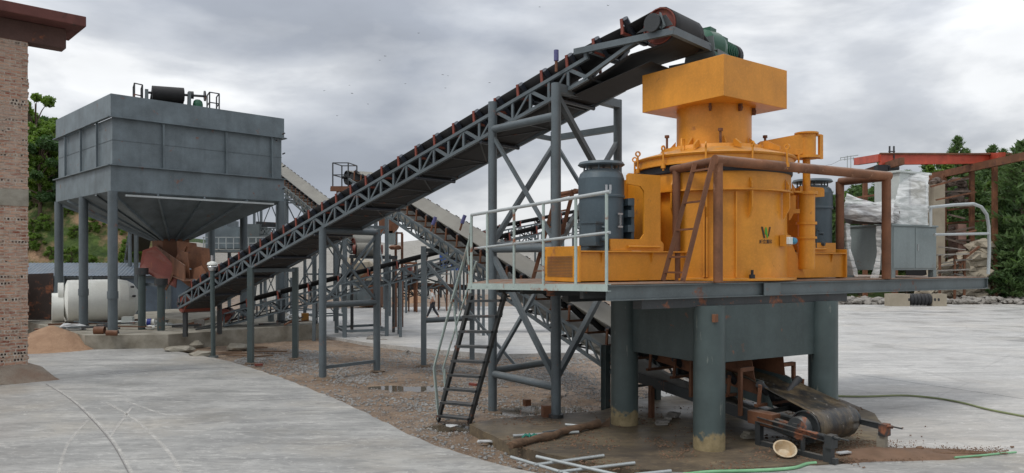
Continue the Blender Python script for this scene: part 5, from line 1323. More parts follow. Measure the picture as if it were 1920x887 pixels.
m2 = MB(); m2.beam(ta_+V((-.3,-.6,-.93)),tb_+V((.2,-.6,-.93)),.1,.1); m2.beam(ta_+V((-.3,.6,-.93)),tb_+V((.2,.6,-.93)),.1,.1); single(m2,'steel_skid','rust','rusty steel beams lying under the white tank','beam')
# dark bin at the left edge
m2 = MB(); q = at(40,580,32); m2.plate([at(20,515,33),at(100,512,33.5),at(100,600,33.5),at(20,600,33)],.1); m2.plate([at(20,515,31),at(20,515,33),at(20,600,33),at(20,600,31)],.1); single(m2,'steel_bin',paint('bin_rust',(0.05,0.035,0.03),rust=.7),'dark rusty open steel bin behind the sand pile','bin')
# long shed with blue-grey roof
sh = thing('long_shed','long low shed with a blue grey corrugated roof behind the white tank','shed',(-22,41,0))
z_e, z_r = 2.35, 3.05
m2 = MB(); n_ = 150; a0 = V((-31,38.5,0)); a1 = V((-17.8,41.7,0)); da = (a1-a0)/n_; bkv = V((-.24,.97,0))*2.6; vs = []
for i in range(n_+1):
    p = a0+da*i; cz = .03*(i%2); vs += [P(p,z_e+cz), P(p+bkv,z_r+cz)]
m2.add(vs,[(2*i,2*i+2,2*i+3,2*i+1) for i in range(n_)]); o = m2.build('roof','roofblue',sh,world=True); sm2 = o.modifiers.new('thickness','SOLIDIFY'); sm2.thickness=.03
ins = V((-.24,.97,0))*.25
m2 = MB(); m2.plate([P(a0+ins,-.1),P(a0+(a1-a0)*.31+ins,-.1),P(a0+(a1-a0)*.31+ins,z_e),P(a0+ins,z_e)],.05); m2.plate([P(a0+(a1-a0)*.62+ins,-.1),P(a1+ins,-.1),P(a1+ins,z_e),P(a0+(a1-a0)*.62+ins,z_e)],.05); m2.plate([P(a0+bkv,-.1),P(a1+bkv,-.1),P(a1+bkv,z_r),P(a0+bkv,z_r)],.05); m2.build('wall','roofblue',sh,world=True)
m2 = MB(); m2.beam(P(a0+ins*.6,z_e-.08),P(a1+ins*.6,z_e-.08),.1)
for q in (.3,.42,.52,.62,.72,.9): p = a0+(a1-a0)*q+ins*.4; m2.beam(P(p,-.1),P(p,z_e),.12)
m2.build('frame','grey_l',sh,world=True)
q = a0+(a1-a0)*.37+bkv*.4; sg = MB().box((q.x,q.y,1.7),(.5,.1,.7)); single(sg,'switch_box','blue','blue switch box inside the shed beside the first hopper leg','box')
# junk on the plinth
def junk(name,label,cat,mb_,mat,group=None): return single(mb_,name,mat,label,cat,group)
m2 = MB(); a_=gp(177,620,.62); m2.lathe(a_,[(.13,0),(.15,0),(.15,.35),(.13,.35),(.13,0)],20,axis=(1,.15,0)); junk('pipe_offcut','rusty pipe offcut lying on the plinth left of the near hopper leg','pipe',m2,'rust')
m2 = MB(); a_=gp(199,624,.6); m2.tube(a_,a_+V((.35,.1,-.02)),.1,14); junk('pipe_offcut','second rusty pipe offcut touching the foot of the near hopper leg','pipe',m2,'rust')
m2 = MB(); a_=gp(268,612,.5); m2.lathe(a_+V((0,0,.16)),[(0,0),(.15,0),(.16,.1),(.14,.12),(.14,.42),(.15,.44),(0,.44)],20,axis=(1,.2,0)); bk2 = junk('bucket','blue and white plastic bucket lying on its side on the plinth','bucket',m2,'white')
m2 = MB(); m2.lathe((-.02,-.03,.16),[(.151,-.02),(.151,.14),],20,axis=(1,.2,0)); m2.build('label_band','blue2',bk2)
m2 = MB(); a_=gp(240,608,.5); m2.box((a_.x,a_.y,.66),(.42,.3,.32),.2); junk('box','pale square block lying on the plinth beside the bucket','box',m2,'cab_w')
m2 = MB(); a_=gp(282,618,.5); m2.blob((a_.x,a_.y,.58),(.18,.12,.1),3,2,.1); junk('white_bowl','small white bowl upside down right of the bucket','bowl',m2,'white')
m2 = MB(); a_=gp(135,619,.5); m2.blob((a_.x,a_.y,.6),(.5,.3,.16),5,2,.25); junk('plastic_bag','crumpled white sack on the plinth above the sand pile','bag',m2,'bag')
rnd = random.Random(31)
for i in range(16):
    px = rnd.uniform(62,290); D = rnd.uniform(27.6,31.5); p = V(((px-960)/FPX*D,D,.52)); 
    L = rnd.uniform(.5,1.6); a = rnd.uniform(-.5,.6); w_ = rnd.uniform(.03,.08)
    m2 = MB()
    if i%3: m2.beam(p+V((0,0,rnd.uniform(.04,.22))),p+V((math.cos(a)*L,math.sin(a)*L,rnd.uniform(.04,.28))),w_)
    else: m2.tube(p+V((0,0,.08)),p+V((math.cos(a)*L,math.sin(a)*L,.1)),w_*.7,8)
    junk('scrap_bar','scrap steel bar lying in the jumble on the plinth in front of the white tank','scrap',m2,rnd.choice(['rust','steel_d','grey','galv']),'scrap bars on the plinth')
for i in range(12):
    px = rnd.uniform(315,560); D = rnd.uniform(29,31.6)*(.97 if px<400 else 1.02); p = V(((px-960)/FPX*D,D,.52)); L = rnd.uniform(.4,1.3); a = rnd.uniform(-.5,1.0)
    m2 = MB(); m2.beam(p+V((0,0,.05)),p+V((math.cos(a)*L,math.sin(a)*L,rnd.uniform(.05,.35))),rnd.uniform(.04,.09)); junk('scrap_bar','scrap steel bar lying on the plinth behind the lamp post','scrap',m2,rnd.choice(['rust','steel_d','grey']),'scrap bars by the conveyor tail')
m2 = MB(); a_=gp(508,603,.5); m2.tube(P(a_,.5),P(a_,.85),.13,16); junk('paint_tin','grey paint tin standing on the plinth left of the right hopper leg','tin',m2,'grey_l')
for i in range(2):
    m2 = MB(); a_=gp(543+i*7,602,.5); m2.lathe((a_.x,a_.y,.56+i*.1),[(.2,-.03),(.26,-.03),(.26,.03),(.2,.03),(.2,-.03)],24,axis=(.1,-.5,1)); junk('hose_coil',['pale green hose coil on the plinth by the right hopper leg','second hose coil lying on top of the pale green one'][i],'hose',m2,'lens')
m2 = MB(); a_=gp(572,602,.5); m2.box((a_.x,a_.y,.68),(.3,.22,.34),.4); junk('cardboard_box','orange cardboard box on the right end of the plinth','box',m2,'cardboard')
m2 = MB(); a_=gp(374,612,.55); m2.box((a_.x,a_.y,.66),(.34,.28,.3),.2); junk('crate','small grey crate on the plinth left of the lamp post','crate',m2,'rubble')
# raised rough block under the conveyor tail
m2 = MB(); bl_ = [(p.x,p.y) for p in (gp(300,606,.5),gp(352,610,.5),gp(420,600,.5),gp(400,585,.5),gp(310,588,.5))]
junk('concrete_block','rough concrete block on the plinth under the conveyor tail','block',MB().prism(bl_,.5,.72),'concrete_old')
# broken edge slabs right of the plinth front
for i,(px,py,w_,h_) in enumerate(((330,660,1.0,.14),(358,650,.7,.2),(372,668,.8,.1),(440,655,.9,.16))):
    p = gp(px,py,0); m2 = MB().blob((p.x,p.y+.3,.05),(w_*.5,.3,h_),i+70,2,.2); junk('rubble_slab','broken rough concrete slab at the foot of the plinth','rubble',m2,'concrete_old','broken slabs at the plinth foot')
for i in range(8):
    px = rnd.uniform(400,490); py = rnd.uniform(652,672); p = gp(px,py,-.05); L = rnd.uniform(.5,1.3); a = rnd.uniform(-.4,.5)
    junk('timber_scrap','brown timber scrap lying in the mud below the plinth','timber',MB().beam(p+V((0,0,.03)),p+V((math.cos(a)*L,math.sin(a)*L,.05)),.08,.04),'wood','timber scraps below the plinth')
# lamp post
lpz = gp(400,668,-.02)
lpst = thing('lamp_post','thin grey post with two silver camera-like lamps in front of the conveyor tail','lamp post',(lpz.x,lpz.y,-.05))
top = at(398,508,lpz.y)
MB().tube(P(lpz,-.05),top,.075,12).build('post','grey_d',lpst,world=True)
m2 = MB(); m2.lathe(top,[(.0,0),(.1,0),(.13,.05),(.13,.1),(.16,.11),(.16,.14),(.12,.2),(.05,.24),(0,.24)],20); m2.build('lamp_base','silver',lpst,world=True)
m2 = MB(); m2.lathe(top+V((0,0,.18)),[(.135,0),(.17,.03),(.15,.1),(.05,.14)],20); m2.build('lamp_dome','white',lpst,world=True)
m2 = MB(); m2.tube(top+V((0,0,.3)),top+V((0,0,.52)),.05,10); m2.build('lamp_tip','silver',lpst,world=True)
MB().tube(P(lpz,-.06),P(lpz,-.0),.16,12).build('base_plate','grey_l',lpst,world=True)

# screening plant behind hopper
sp_ = thing('screening_plant','blue grey screening machine on a railed steel platform seen under the hopper','plant',(-18,46,0))
def sbox(x0,y0,x1,y1,D,dep,mat,nm,par):
    a_ = at(x0,y1,D); b_2 = at(x1,y0,D); m2 = MB(); m2.box2((a_.x,D,a_.z),(b_2.x,D+dep,b_2.z)); return m2.build(nm,mat,par,world=True)
sbox(385,425,478,466,45,3,'hopper','body',sp_); sbox(398,412,425,430,45.2,2,'hopper','body',sp_); sbox(452,420,486,470,44.6,1.5,'grey_l','side_panel',sp_)
sbox(378,468,500,473,44,4,'grey_l','platform',sp_)
m2 = MB()
for px in range(382,500,14): m2.beam(at(px,468,44),at(px,445,44),.05)
m2.beam(at(380,445,44),at(500,445,44),.05); m2.beam(at(380,456,44),at(500,456,44),.04); m2.build('guard_rail','galv',sp_,world=True)
for px in (385,430,475,497):
    p = at(px,470,45); MB().beam(p,P(p,-.1),.16).build('leg','grey',sp_,world=True)
m2 = MB(); 
for i in range(8):
    a_=at(486+i*7,428,45); b_2=at(493+i*7,428,45); c_=at(486+i*7,440,45); d_=at(493+i*7,440,45); m2.beam(a_,b_2,.07); m2.beam(c_,d_,.07); m2.beam(a_,d_ if i%2 else c_,.05); m2.beam(b_2,c_,.05)
m2.build('link_truss','grey_l',sp_,world=True); 
m2 = MB(); m2.beam(at(480,420,45),at(560,424,46),.2,.3); m2.build('walkway','steel_d',sp_,world=True)
# rusty hopper with pale box right of the middle trestle
rh = thing('feed_hopper','rusty feed hopper with a pale grey box below it, between the two crossing conveyors','hopper',at(728,430,36)-V((0,0,4.7)))
m2 = MB(); m2.plate([at(712,405,36),at(740,405,36),at(746,425,36),at(738,438,36),at(714,438,36)],.8); m2.plate([at(735,420,35.5),at(748,422,35.5),at(738,437,35.5)],.3); m2.build('funnel','rust',rh,world=True)
sbox(722,433,740,458,35.6,1.0,'cab','box',rh)
m2 = MB()
for px in (712,742,754): m2.beam(at(px,436 if px<750 else 438,36),P(at(px,500,36),-.1),.11)
m2.beam(at(738,437,36),at(755,437,36),.08); m2.build('frame','rust',rh,world=True)
m2 = MB(); m2.blob(at(741,464,35.5),(.3,.25,.12),4,2,.2); m2.build('rubble_heap','rust',rh,world=True)
# drive drum under conveyor A (px 690,468)
dd_ = thing('drum_station','grey drum with red ends on a steel stand behind the middle trestle','drum',V((-6.3,33.2,0)))
q0 = at(668,468,33); q1 = at(712,468,33.4); m2 = MB().tube(q0,q1,.30,24); m2.build('drum','belt_g',dd_,world=True)
m2 = MB(); m2.tube(q0-V((.12,0,0)),q0,.22,18); m2.tube(q1,q1+V((.12,0,0)),.22,18); m2.build('drum_end','red',dd_,world=True)
m2 = MB(); m2.beam(at(655,481,33),at(745,483,33.5),.14,.16); m2.beam(at(655,481,34),at(745,483,34.5),.14,.16)
for px in (660,708,738): m2.beam(at(px,481,33.3),P(at(px,500,33.3),-.1),.12)
m2.build('stand','steel_d',dd_,world=True)
# crusher station in the middle distance
cs_ = thing('crusher_station','beige concrete stand with a grey crusher and flywheels behind the middle trestle','crusher',at(682,578,52)-V((0,0,0)))
sbox(655,520,712,526,52,3,'concrete_old','slab_top',cs_); sbox(664,526,684,556,52,2.6,'beige','pier',cs_); sbox(690,528,712,575,52,2.6,'rust','steel_frame',cs_)
m2 = MB()
for i in range(3): q = at(664+i*9,557,51); m2.lathe(q,[(0,-.2),(.5,-.2),(.55,0),(.5,.2),(0,.2)],20,axis=(0.5,-1,0))
m2.build('flywheel','grey_l',cs_,world=True)
sbox(656,548,686,568,51.5,1.5,'steel_d','machine_body',cs_)
m2 = MB(); m2.plate([at(668,526,51),at(690,508,51),at(702,510,51),at(682,528,51)],.3); m2.build('chute','rust',cs_,world=True)
m2 = MB(); m2.blob(at(670,505,54),(1.2,1,.9),8,2,.2); m2.build('rubble_heap','beige',cs_,world=True)
# rusty frame cluster 740-800
rc = thing('scaffold','rusty steel scaffold with pipes and plates left of the walking man','scaffold',at(768,560,47)-V((0,0,0)))
m2 = MB()
for px,y0 in ((754,488),(740,500),(778,492),(730,505)): m2.beam(at(px,y0,47),P(at(px,560,47),-.1),.16)
m2.beam(at(736,492,47),at(782,494,47),.15); m2.beam(at(738,530,47),at(875,537,50),.14,.2)
m2.build('frame','rust',rc,world=True)
m2 = MB(); rr2 = random.Random(8)
for i in range(16): m2.beam(at(rr2.uniform(735,845),rr2.uniform(500,560),47.5),at(rr2.uniform(735,845),rr2.uniform(500,565),47.5),.07)
m2.build('loose_bars','grey_l',rc,world=True)
sbox(757,497,770,512,47.5,1,'red','red_plate',rc)
m2 = MB()
for i in range(9):
    px = 755+i*12; m2.beam(at(px,538,48),at(px,535+20+rr2.uniform(-4,4),48),.1); m2.beam(at(px,540,48),at(px+12,556,48),.06)
m2.beam(at(745,536,48),at(880,540,50),.12,.3); m2.build('truss','steel_d',rc,world=True)
# blue containers on legs
for (x0,x1,lab) in ((824,837,'narrow blue metal cabin on a scaffold, left of a second blue cabin'),(845,857,'second blue metal cabin on the scaffold, right next to the stair handrail')):
    bc = thing('blue_cabin',lab,'cabin',at((x0+x1)/2,507,50)-V((0,0,2.5)))
    sbox(x0,474 if x0<830 else 490,x1,507,50,1.6,'blue','body',bc); sbox(x0-1,472 if x0<830 else 488,x1+1,475 if x0<830 else 491,49.9,1.8,'blue','roof',bc)
    m2 = MB()
    for px in (x0,x1):
        m2.beam(at(px,507,50),P(at(px,540,50),-.1),.1); m2.beam(at(px,507,51.4),P(at(px,540,51.4),-.1),.1)
    m2.beam(at(x0,507,50),P(at(x1,540,50),.2),.06); m2.build('frame','grey_l',bc,world=True)
# assorted distant posts
rr2 = random.Random(17)
for i in range(20):
    px = rr2.choice([rr2.uniform(478,600),rr2.uniform(720,800),rr2.uniform(850,900),rr2.uniform(620,720)]); D = rr2.uniform(42,50)
    junk('steel_post','thin grey steel post standing far back among the conveyors','post',MB().beam(V(((px-960)/FPX*D,D,-.1)),V(((px-960)/FPX*D,D,rr2.uniform(2.0,4.2))),.12),'grey','thin steel posts far behind')
# right-of-tower background: second truss seen behind the ladder (px 900-1090)
Ff = at(905,440,44); Fg = at(1095,402,46); eF = Fg-Ff; eF.z = 0; LF = eF.length; eF.normalize()
Fc, zcF = conveyor('belt_conveyor','far conveyor with red idlers seen between the tower legs and the left motor',(Ff.x,Ff.y,0),eF,[(0,Ff.z),(LF+2,Fg.z+.4)],0,LF+2,W=1.2,TH=.6,belt='belt_d',bw=1.0,drum_r=.25,trough=.2,pan=.7,idler=1.3,idmat='red',rollmat='black',zoff_belt=.1)
for x in (1.0,3.5,6.0):
    for y in (-.6,.6): p = WM[Fc.name] @ V((x,y,0)); MB().beam(P(p,-.1),P(p,zcF(x)-.5),.12).build('leg','grey_l',Fc,world=True)
# concrete kerb of yard is the yard slab edge; row of small debris under it
# ------------------------------------------------------------------ right side background
# red overhead crane
cr2 = thing('overhead_crane','red overhead crane bridge with rusty runway beams on rusty columns at the right','crane',(24,46,0))
m2 = MB(); m2.beam(at(1650,299,59),at(1872,297,61),.4,.85); m2.beam(at(1606,303,64),at(1652,296,59),.45,.6); m2.beam(at(1842,298,63),at(1878,294,59),.55,.7); m2.build('bridge_girder','redcrane',cr2,world=True)
m2 = MB(); m2.beam(at(1650,288,58.7),at(1876,289,60.7),.18,.12); m2.beam(at(1876,289,60.5),at(1935,287,58),.14,.12); m2.build('cable_rail','rust',cr2,world=True)
MB().beam(at(1600,331,66),at(1692,302,56),.3,.55).build('runway_beam','rust',cr2,world=True)
MB().beam(at(1735,334,66),at(1948,287,54),.32,.58).build('runway_beam','rust',cr2,world=True)
m2 = MB()
for px in (1668,1676): m2.beam(at(px,300,59),at(px,274,59),.1)
m2.beam(at(1666,284,59),at(1678,284,59),.08); m2.build('end_stop','steel_d',cr2,world=True)
for (px,y0,D) in ((1865,308,59),(1822,317,61),(1770,329,63.5),(1622,328,63),(1678,308,58.5)):
    MB().beam(at(px,y0,D),P(at(px,556,D),-.2),.3,.32).build('column','rust',cr2,world=True)
for a_,b_2 in ((at(1600,372,63),at(1665,362,60)),(at(1745,352,64),at(1822,330,61)),(at(1760,420,64),at(1870,412,60)),(at(1770,395,64),at(1822,388,61))): MB().beam(a_,b_2,.16).build('tie_beam','rust',cr2,world=True)
m2 = MB(); q=at(1652,316,58); m2.box((q.x,q.y,q.z),(.8,.6,.5)); m2.tube(q+V((.5,0,0)),q+V((1.3,0,0)),.26,12); m2.build('hoist','black',cr2,world=True)
# old masonry ruin with pillars
ru = thing('stone_ruin','broken stone and brick structure with pale pillars behind the crane columns','ruin',at(1775,560,60)-V((0,0,0)))
sbox(1752,345,1772,556,60,1.5,'beige','pillar',ru); sbox(1797,420,1812,500,61,1.5,paint('pinkish_render',(0.34,0.2,0.16),rust=.2),'pillar',ru); sbox(1735,360,1752,540,61,3,'darkbox','opening_shade',ru)  # the last box is solid, its black paints the shade of a gap
m2 = MB(); rr3 = random.Random(5)
for i in range(26): q = at(rr3.uniform(1748,1812),rr3.uniform(335,380),61.5); m2.blob((q.x,q.y,q.z),(rr3.uniform(.25,.7),.5,rr3.uniform(.2,.4)),i,1,.3)
for i in range(14): q = at(rr3.uniform(1745,1790),rr3.uniform(340,470),61); m2.beam(q,q+V((rr3.uniform(.8,2.4),rr3.uniform(-1,1),rr3.uniform(-.5,.6))),.14)
m2.build('broken_wall',plain('dark_rubble',(0.2,0.15,0.12),(0.06,0.045,0.035),scale=1.5),ru,world=True)
m2 = MB(); rr4 = random.Random(12)
for i in range(260):
    u_ = rr4.random(); px = 1738+u_*112; yt = 528-u_*82; q = at(px+rr4.uniform(-4,4),yt+(556-yt)*rr4.random(),59.6+rr4.uniform(-.5,.5)); s_ = rr4.uniform(.3,.85); m2.blob((q.x,q.y,q.z),(s_*1.2,s_,s_*.6),i,1,.3)
m2.build('rubble_slope','beige',ru,world=True)
for a_,b_2,w_ in ((at(1788,500,58.6),at(1836,462,58.6),.16),(at(1800,440,57),at(1830,432,57),.12),(at(1745,350,59),at(1800,335,59),.15),(at(1755,375,59),at(1830,360,59),.12)): MB().beam(a_,b_2,w_).build('loose_beam','rust',ru,world=True)
# timber staging
tst = thing('timber_staging','rickety grey staging of boards and poles under the bent handrail','staging',at(1785,520,58)-V((0,0,0)))
m2 = MB(); rr2 = random.Random(3)
for i in range(12): a_=at(rr2.uniform(1758,1790),rr2.uniform(462,520),58); m2.beam(a_,a_+V((rr2.uniform(.6,1.5),rr2.uniform(-.2,.3),rr2.uniform(-.3,.35))),.22,.07)
m2.beam(at(1755,478,58),at(1812,476,58),.8,.1); m2.beam(at(1755,508,58),at(1812,505,58),.8,.1); m2.build('board','rubble',tst,world=True)
m2 = MB()
for px in (1762,1790,1808): m2.beam(at(px,478,58),P(at(px,530,58),-.1),.14)
m2.beam(at(1790,478,58),at(1812,520,58),.08); m2.beam(at(1790,520,58),at(1812,478,58),.08); m2.build('pole','rust',tst,world=True)
# rubble heaps along the far edge of the yard
rr2 = random.Random(44)
V_ = []; m2 = MB()
for i in range(750):
    px = rr2.uniform(1560,1935); h_ = rr2.random(); D = rr2.uniform(54.5,58.5); s_ = rr2.uniform(.08,.34); x = (px-960)/FPX*D
    m2.blob((x,D,s_*.2+.5*h_*max(0,nz(x,0,.35,6)+.35)),(s_,s_*.8,s_*.55),i,1,.35)
o = m2.build('rubble','rubble'); tag(o,'grey broken stone heaped along the far edge of the concrete yard','rubble',kind='stuff')
for i,(px,lab) in enumerate(((1682,'pale concrete pier left of the black roll on the far yard edge'),(1756,'pale concrete pier right of the black roll on the far yard edge'))):
    a_ = at(px,560,53); junk('concrete_pier',lab,'pier',MB().box((a_.x,a_.y,.3),(1.4 if i==0 else 1.0,.8,1.1)),'beige')
a_ = at(1725,553,53); m2 = MB()
for j in range(9): m2.lathe((a_.x-1.1+j*.26,a_.y,.45),[(.36,0),(.42,.06),(.42,.18),(.36,.24)],16,axis=(1,0,0))
m2.tube((a_.x-1.1,a_.y,.45),(a_.x+1.25,a_.y,.45),.34,14); junk('black_roll','black ribbed roll lying between two pale concrete piers at the far edge of the yard','roll',m2,'black')
# brown dirt strip beyond the yard on the left, small sand heap
m2 = MB(); 
for i,(px,py,s_,m_n) in enumerate(((490,560,1.6,'stockpile'),(760,548,2.4,'stockpile'),(770,558,1.4,'sand'),(700,566,1.0,'sand'))):
    p = gp(px,py+6,0); m3 = MB(); m3.lathe((p.x,p.y,-.1),[(s_,0),(s_*.75,s_*.25),(s_*.4,s_*.5),(s_*.12,s_*.66),(0,s_*.68)],24); 
    m3.v = [(x+.15*nz(x,y,.8)*1,y+.15*nz(y,x,.8),z+.12*nz(x,y,1.1,3)) for x,y,z in m3.v]
    o = m3.build('stone_heap' if m_n=='stockpile' else 'sand_heap',m_n); tag(o,['small grey heap left of the middle trestle','large grey heap behind the rusty scaffold','brown heap in front of the larger grey heap','low brown heap behind the trestle legs'][i],'heap')
# power pylon
pyl = thing('power_pylon','tiny pale power pylon on the skyline left of the red crane','pylon',at(1592,335,150)-V((0,0,5)))
m2 = MB(); 
for dx in (-.35,.35): m2.beam(at(1592,340,150)+V((dx,0,0)),at(1592,292,150)+V((dx,0,0)),.12)
m2.beam(at(1576,296,150),at(1609,291,150),.15); m2.beam(at(1577,300,150),at(1607,296,150),.1)
for px in (1576,1584,1600,1608): m2.beam(at(px,295,150),at(px,301,150),.1)
m2.build('mast','galv',pyl,world=True)
MB().path([at(1576,300,150),at(1560,308,170),at(1540,312,200)],.03,5).build('wire','cable',pyl,world=True)

# ------------------------------------------------------------------ ground clutter near the camera
def px_tube(name,label,cat,a,b_,r,z0,z1,mat,group=None):
    p0 = gp(a[0],a[1],z0); p1 = gp(b_[0],b_[1],z1); m2 = MB()
    p0.z = z0; p1.z = z1
    d = (p1-p0).normalized(); s_ = V((-d.y,d.x,0)); m2.tube(p0,p1,r,12); return single(m2,name,mat,label,cat,group)
px_tube('conduit_pipe','grey pipe lying lowest left across the mud, running out of the bottom of the picture','pipe',(958,857),(1075,892),.026,.03,.03,'galv')
px_tube('conduit_pipe','grey pipe lying on the others, running from the slab corner down to the right','pipe',(1006,856),(1160,891),.026,.085,.085,'galv')
px_tube('conduit_pipe','upper grey pipe crossing under the others from left to right','pipe',(1002,872),(1132,854),.026,.045,.06,'galv')
px_tube('conduit_pipe','middle grey pipe crossing under the others just above the picture edge','pipe',(1048,885),(1190,868),.026,.045,.06,'galv')
px_tube('conduit_pipe','short grey pipe end at the bottom edge right of the crossing pipes','pipe',(1190,890),(1258,883),.026,.035,.04,'galv')
px_tube('conduit_pipe','grey pipe on the slab behind the log, tied with a green rag','pipe',(962,817),(1085,810),.026,.06,.06,'galv')
px_tube('conduit_pipe','dark grey pipe on the slab behind the middle of the log','pipe',(1018,811),(1075,803),.022,.06,.06,'grey')
px_tube('conduit_pipe','short pale pipe on the slab behind the upper end of the log','pipe',(1060,796),(1086,798),.026,.06,.06,'galv')
m2 = MB(); p0 = gp(958,835,.08); p1 = gp(1122,793,.1); pts = []; rs = []
for i in range(12):
    t = i/11; pts.append(p0+(p1-p0)*t+V((.02*math.sin(i*1.7),.03*math.sin(i*1.1),.012*math.sin(i*2.3)))); rs.append(.062+.014*math.sin(i*1.9)+.008*t)
m2.path(pts,rs,10); single(m2,'log','wood','dark weathered wooden pole lying diagonally on the stained slab','log')
m2 = MB(); p = gp(995,818,.1)
for i in range(7): a = i*.9; m2.path([p+V((math.cos(a)*.03,math.sin(a)*.03,.0)),p+V((math.cos(a)*.10,math.sin(a)*.07,.03)),p+V((math.cos(a)*.2+.02,math.sin(a)*.1,-.03))],[.02,.015,.008],6)
single(m2,'rag','teal','torn teal green rag tied round a pipe on the slab','rag')
m2 = MB(); p = gp(1133,800,.02); m2.plate([p+V((-.12,0,0)),p+V((.1,.03,0)),p+V((.12,.05,.18)),p+V((.02,.02,.1))],.03); single(m2,'timber_offcut','wood','small dark wedge of wood standing beside the left thick leg','wood')
p = gp(988,760,0); single(MB().box((p.x,p.y,.06),(.14,.12,.14),.5),'wood_block','rust','small brown block standing in the puddle behind the slab','block')
# slab of flat stones under the crusher
for i,(px,py) in enumerate(((1402,822),(1250,790),(1262,782),(1240,797))):
    p = gp(px,py,.02); m2 = MB()
    for j in range(2 if i else 3): m2.box((p.x+.02*j,p.y-.01*j,.05+.045*j),(.22,.14,.04),.2+.2*j+i)
    single(m2,'tile_stack','rubble' if i else 'concrete_old',['stack of small dark tiles beside the front thick leg','flat dark stone pile behind the left thick leg','flat dark stone pile, the furthest under the crusher','flat dark stone pile nearest the left thick leg'][i],'tiles')
# plastic basin
bs = gp(1474,858,0.02); m2 = MB(); tilt = V((-.05,-.55,.83)).normalized(); cc = V((bs.x,bs.y+.05,.145))
m2.lathe(cc,[(0,-.13),(.11,-.13),(.165,.0),(.185,.0),(.185,.012),(.16,.012),(.105,-.115),(0,-.115)],32,axis=tilt); single(m2,'basin',plain('basin_white',(0.62,0.55,0.42),(0.45,0.28,0.12),scale=6,rough=.4,bump=0),'dirty white plastic basin tilted under the take-up frame of the tail drum','basin')
# hoses
def hose(label,pts,z,r,mat):
    q = smooth_px(pts,10,z); q = [V((p.x,p.y,z+r)) for p in q]; single(MB().path(q,r,8),'garden_hose',mat,label,'hose')
hose('thin yellow green hose winding across the pale yard at the right',[(1560,744),(1620,745),(1690,743),(1745,747),(1800,756),(1860,771),(1940,786)],-.01,.022,'hose_y')
hose('pale green hose lying along the road edge at the bottom centre right',[(1280,893),(1330,888),(1400,886),(1450,884),(1490,880),(1512,873),(1530,871)],.0,.026,'hose')
hose('short pale green hose on the road edge at the lower right',[(1790,860),(1840,856),(1880,852),(1905,850)],.0,.018,'hose')
m2 = MB(); 
p = gp(1582,853,.03); m2.box((p.x,p.y,.07),(.24,.09,.02),.35,); single(m2,'plastic_scrap','bag','pale flat scrap lying on the brown pebbles below the tail drum','litter')

# ------------------------------------------------------------------ walking man
pm = thing('person','person in a white shirt and dark trousers walking left across the yard','person',gp(811,598,-.012))
pz = -.012; S_ = 1.72
def skin_mesh(name, joints, bones, mat, parent, lvl=1):
    me = bpy.data.meshes.new(name); me.from_pydata([j[0] for j in joints],bones,[]); me.update()
    o = bpy.data.objects.new(name,me); COL.objects.link(o); o.parent = parent; WM[o.name] = WM[parent.name]
    md = o.modifiers.new('skin','SKIN'); me.skin_vertices[0].data[0].use_root = True
    for i,j in enumerate(joints): me.skin_vertices[0].data[i].radius = (j[1],j[2] if len(j)>2 else j[1])
    sb = o.modifiers.new('sub','SUBSURF'); sb.levels = sb.render_levels = lvl; md.use_smooth_shade = True
    me.materials.append(M[mat]); return o
# facing -x
J = [((0,0,.93),.13,.10),((0.0,0,1.15),.125,.10),((-.01,0,1.38),.16,.10),((-.02,0,1.47),.06,.06),((-.04,0,1.54),.055,.055),((-.05,0,1.62),.095,.085),((-.04,0,1.70),.07,.065),
     ((-.02,-.19,1.40),.055,.055),((.05,-.24,1.14),.042,.042),((-.05,-.24,.93),.033,.033),((-.10,-.24,.85),.035,.02),
     ((-.0,.19,1.40),.055,.055),((.04,.25,1.14),.042,.042),((.10,.24,.90),.033,.033),((.10,.24,.82),.035,.02),
     ((0,-.09,.86),.09,.09),((-.14,-.09,.48),.06,.06),((-.30,-.09,.10),.04,.04),((-.42,-.09,.04),.035,.03),
     ((0,.09,.86),.09,.09),((.10,.09,.47),.06,.06),((.33,.09,.14),.04,.04),((.26,.09,.04),.035,.03)]
Bn = [(0,1),(1,2),(2,3),(3,4),(4,5),(5,6),(2,7),(7,8),(8,9),(9,10),(2,11),(11,12),(12,13),(13,14),(0,15),(15,16),(16,17),(17,18),(0,19),(19,20),(20,21),(21,22)]
body = skin_mesh('body',J,Bn,'skin',pm,2)
g_ = .018
T = [(J[0][0],J[0][1]+g_,J[0][2]+g_),(J[1][0],J[1][1]+g_,J[1][2]+g_),(J[2][0],J[2][1]+g_,J[2][2]+g_),((-.015,0,1.43),.09,.08),(J[7][0],.075,.075),((.03,-.235,1.2),.065,.065),(J[11][0],.075,.075),((.03,.24,1.2),.065,.065)]
skin_mesh('shirt',T,[(0,1),(1,2),(2,3),(2,4),(4,5),(2,6),(6,7)],'shirt',pm,2)
T = [((0,0,.95),.14,.115),(J[15][0],.105,.105),(J[16][0],.08,.08),((-.29,-.09,.13),.06,.06),(J[19][0],.105,.105),(J[20][0],.08,.08),((.32,.09,.17),.06,.06)]
skin_mesh('trousers',T,[(0,1),(1,2),(2,3),(0,4),(4,5),(5,6)],'trousers',pm,2)
m2 = MB(); m2.blob((-.035,0,1.685),(.105,.09,.075),2,2,.03); m2.build('hair','hair',pm)
for (x,y,z,a) in ((-.38,-.09,.05,0.1),(.29,.09,.07,-.5)):
    m2 = MB(); m2.blob((x,y,z),(.14,.05,.05),3,2,.04); m2.build('shoe','hair',pm)
m2 = MB(); m2.beam((-.14,0,1.62),(-.165,0,1.60),.03,.03); m2.build('nose','skin',body)

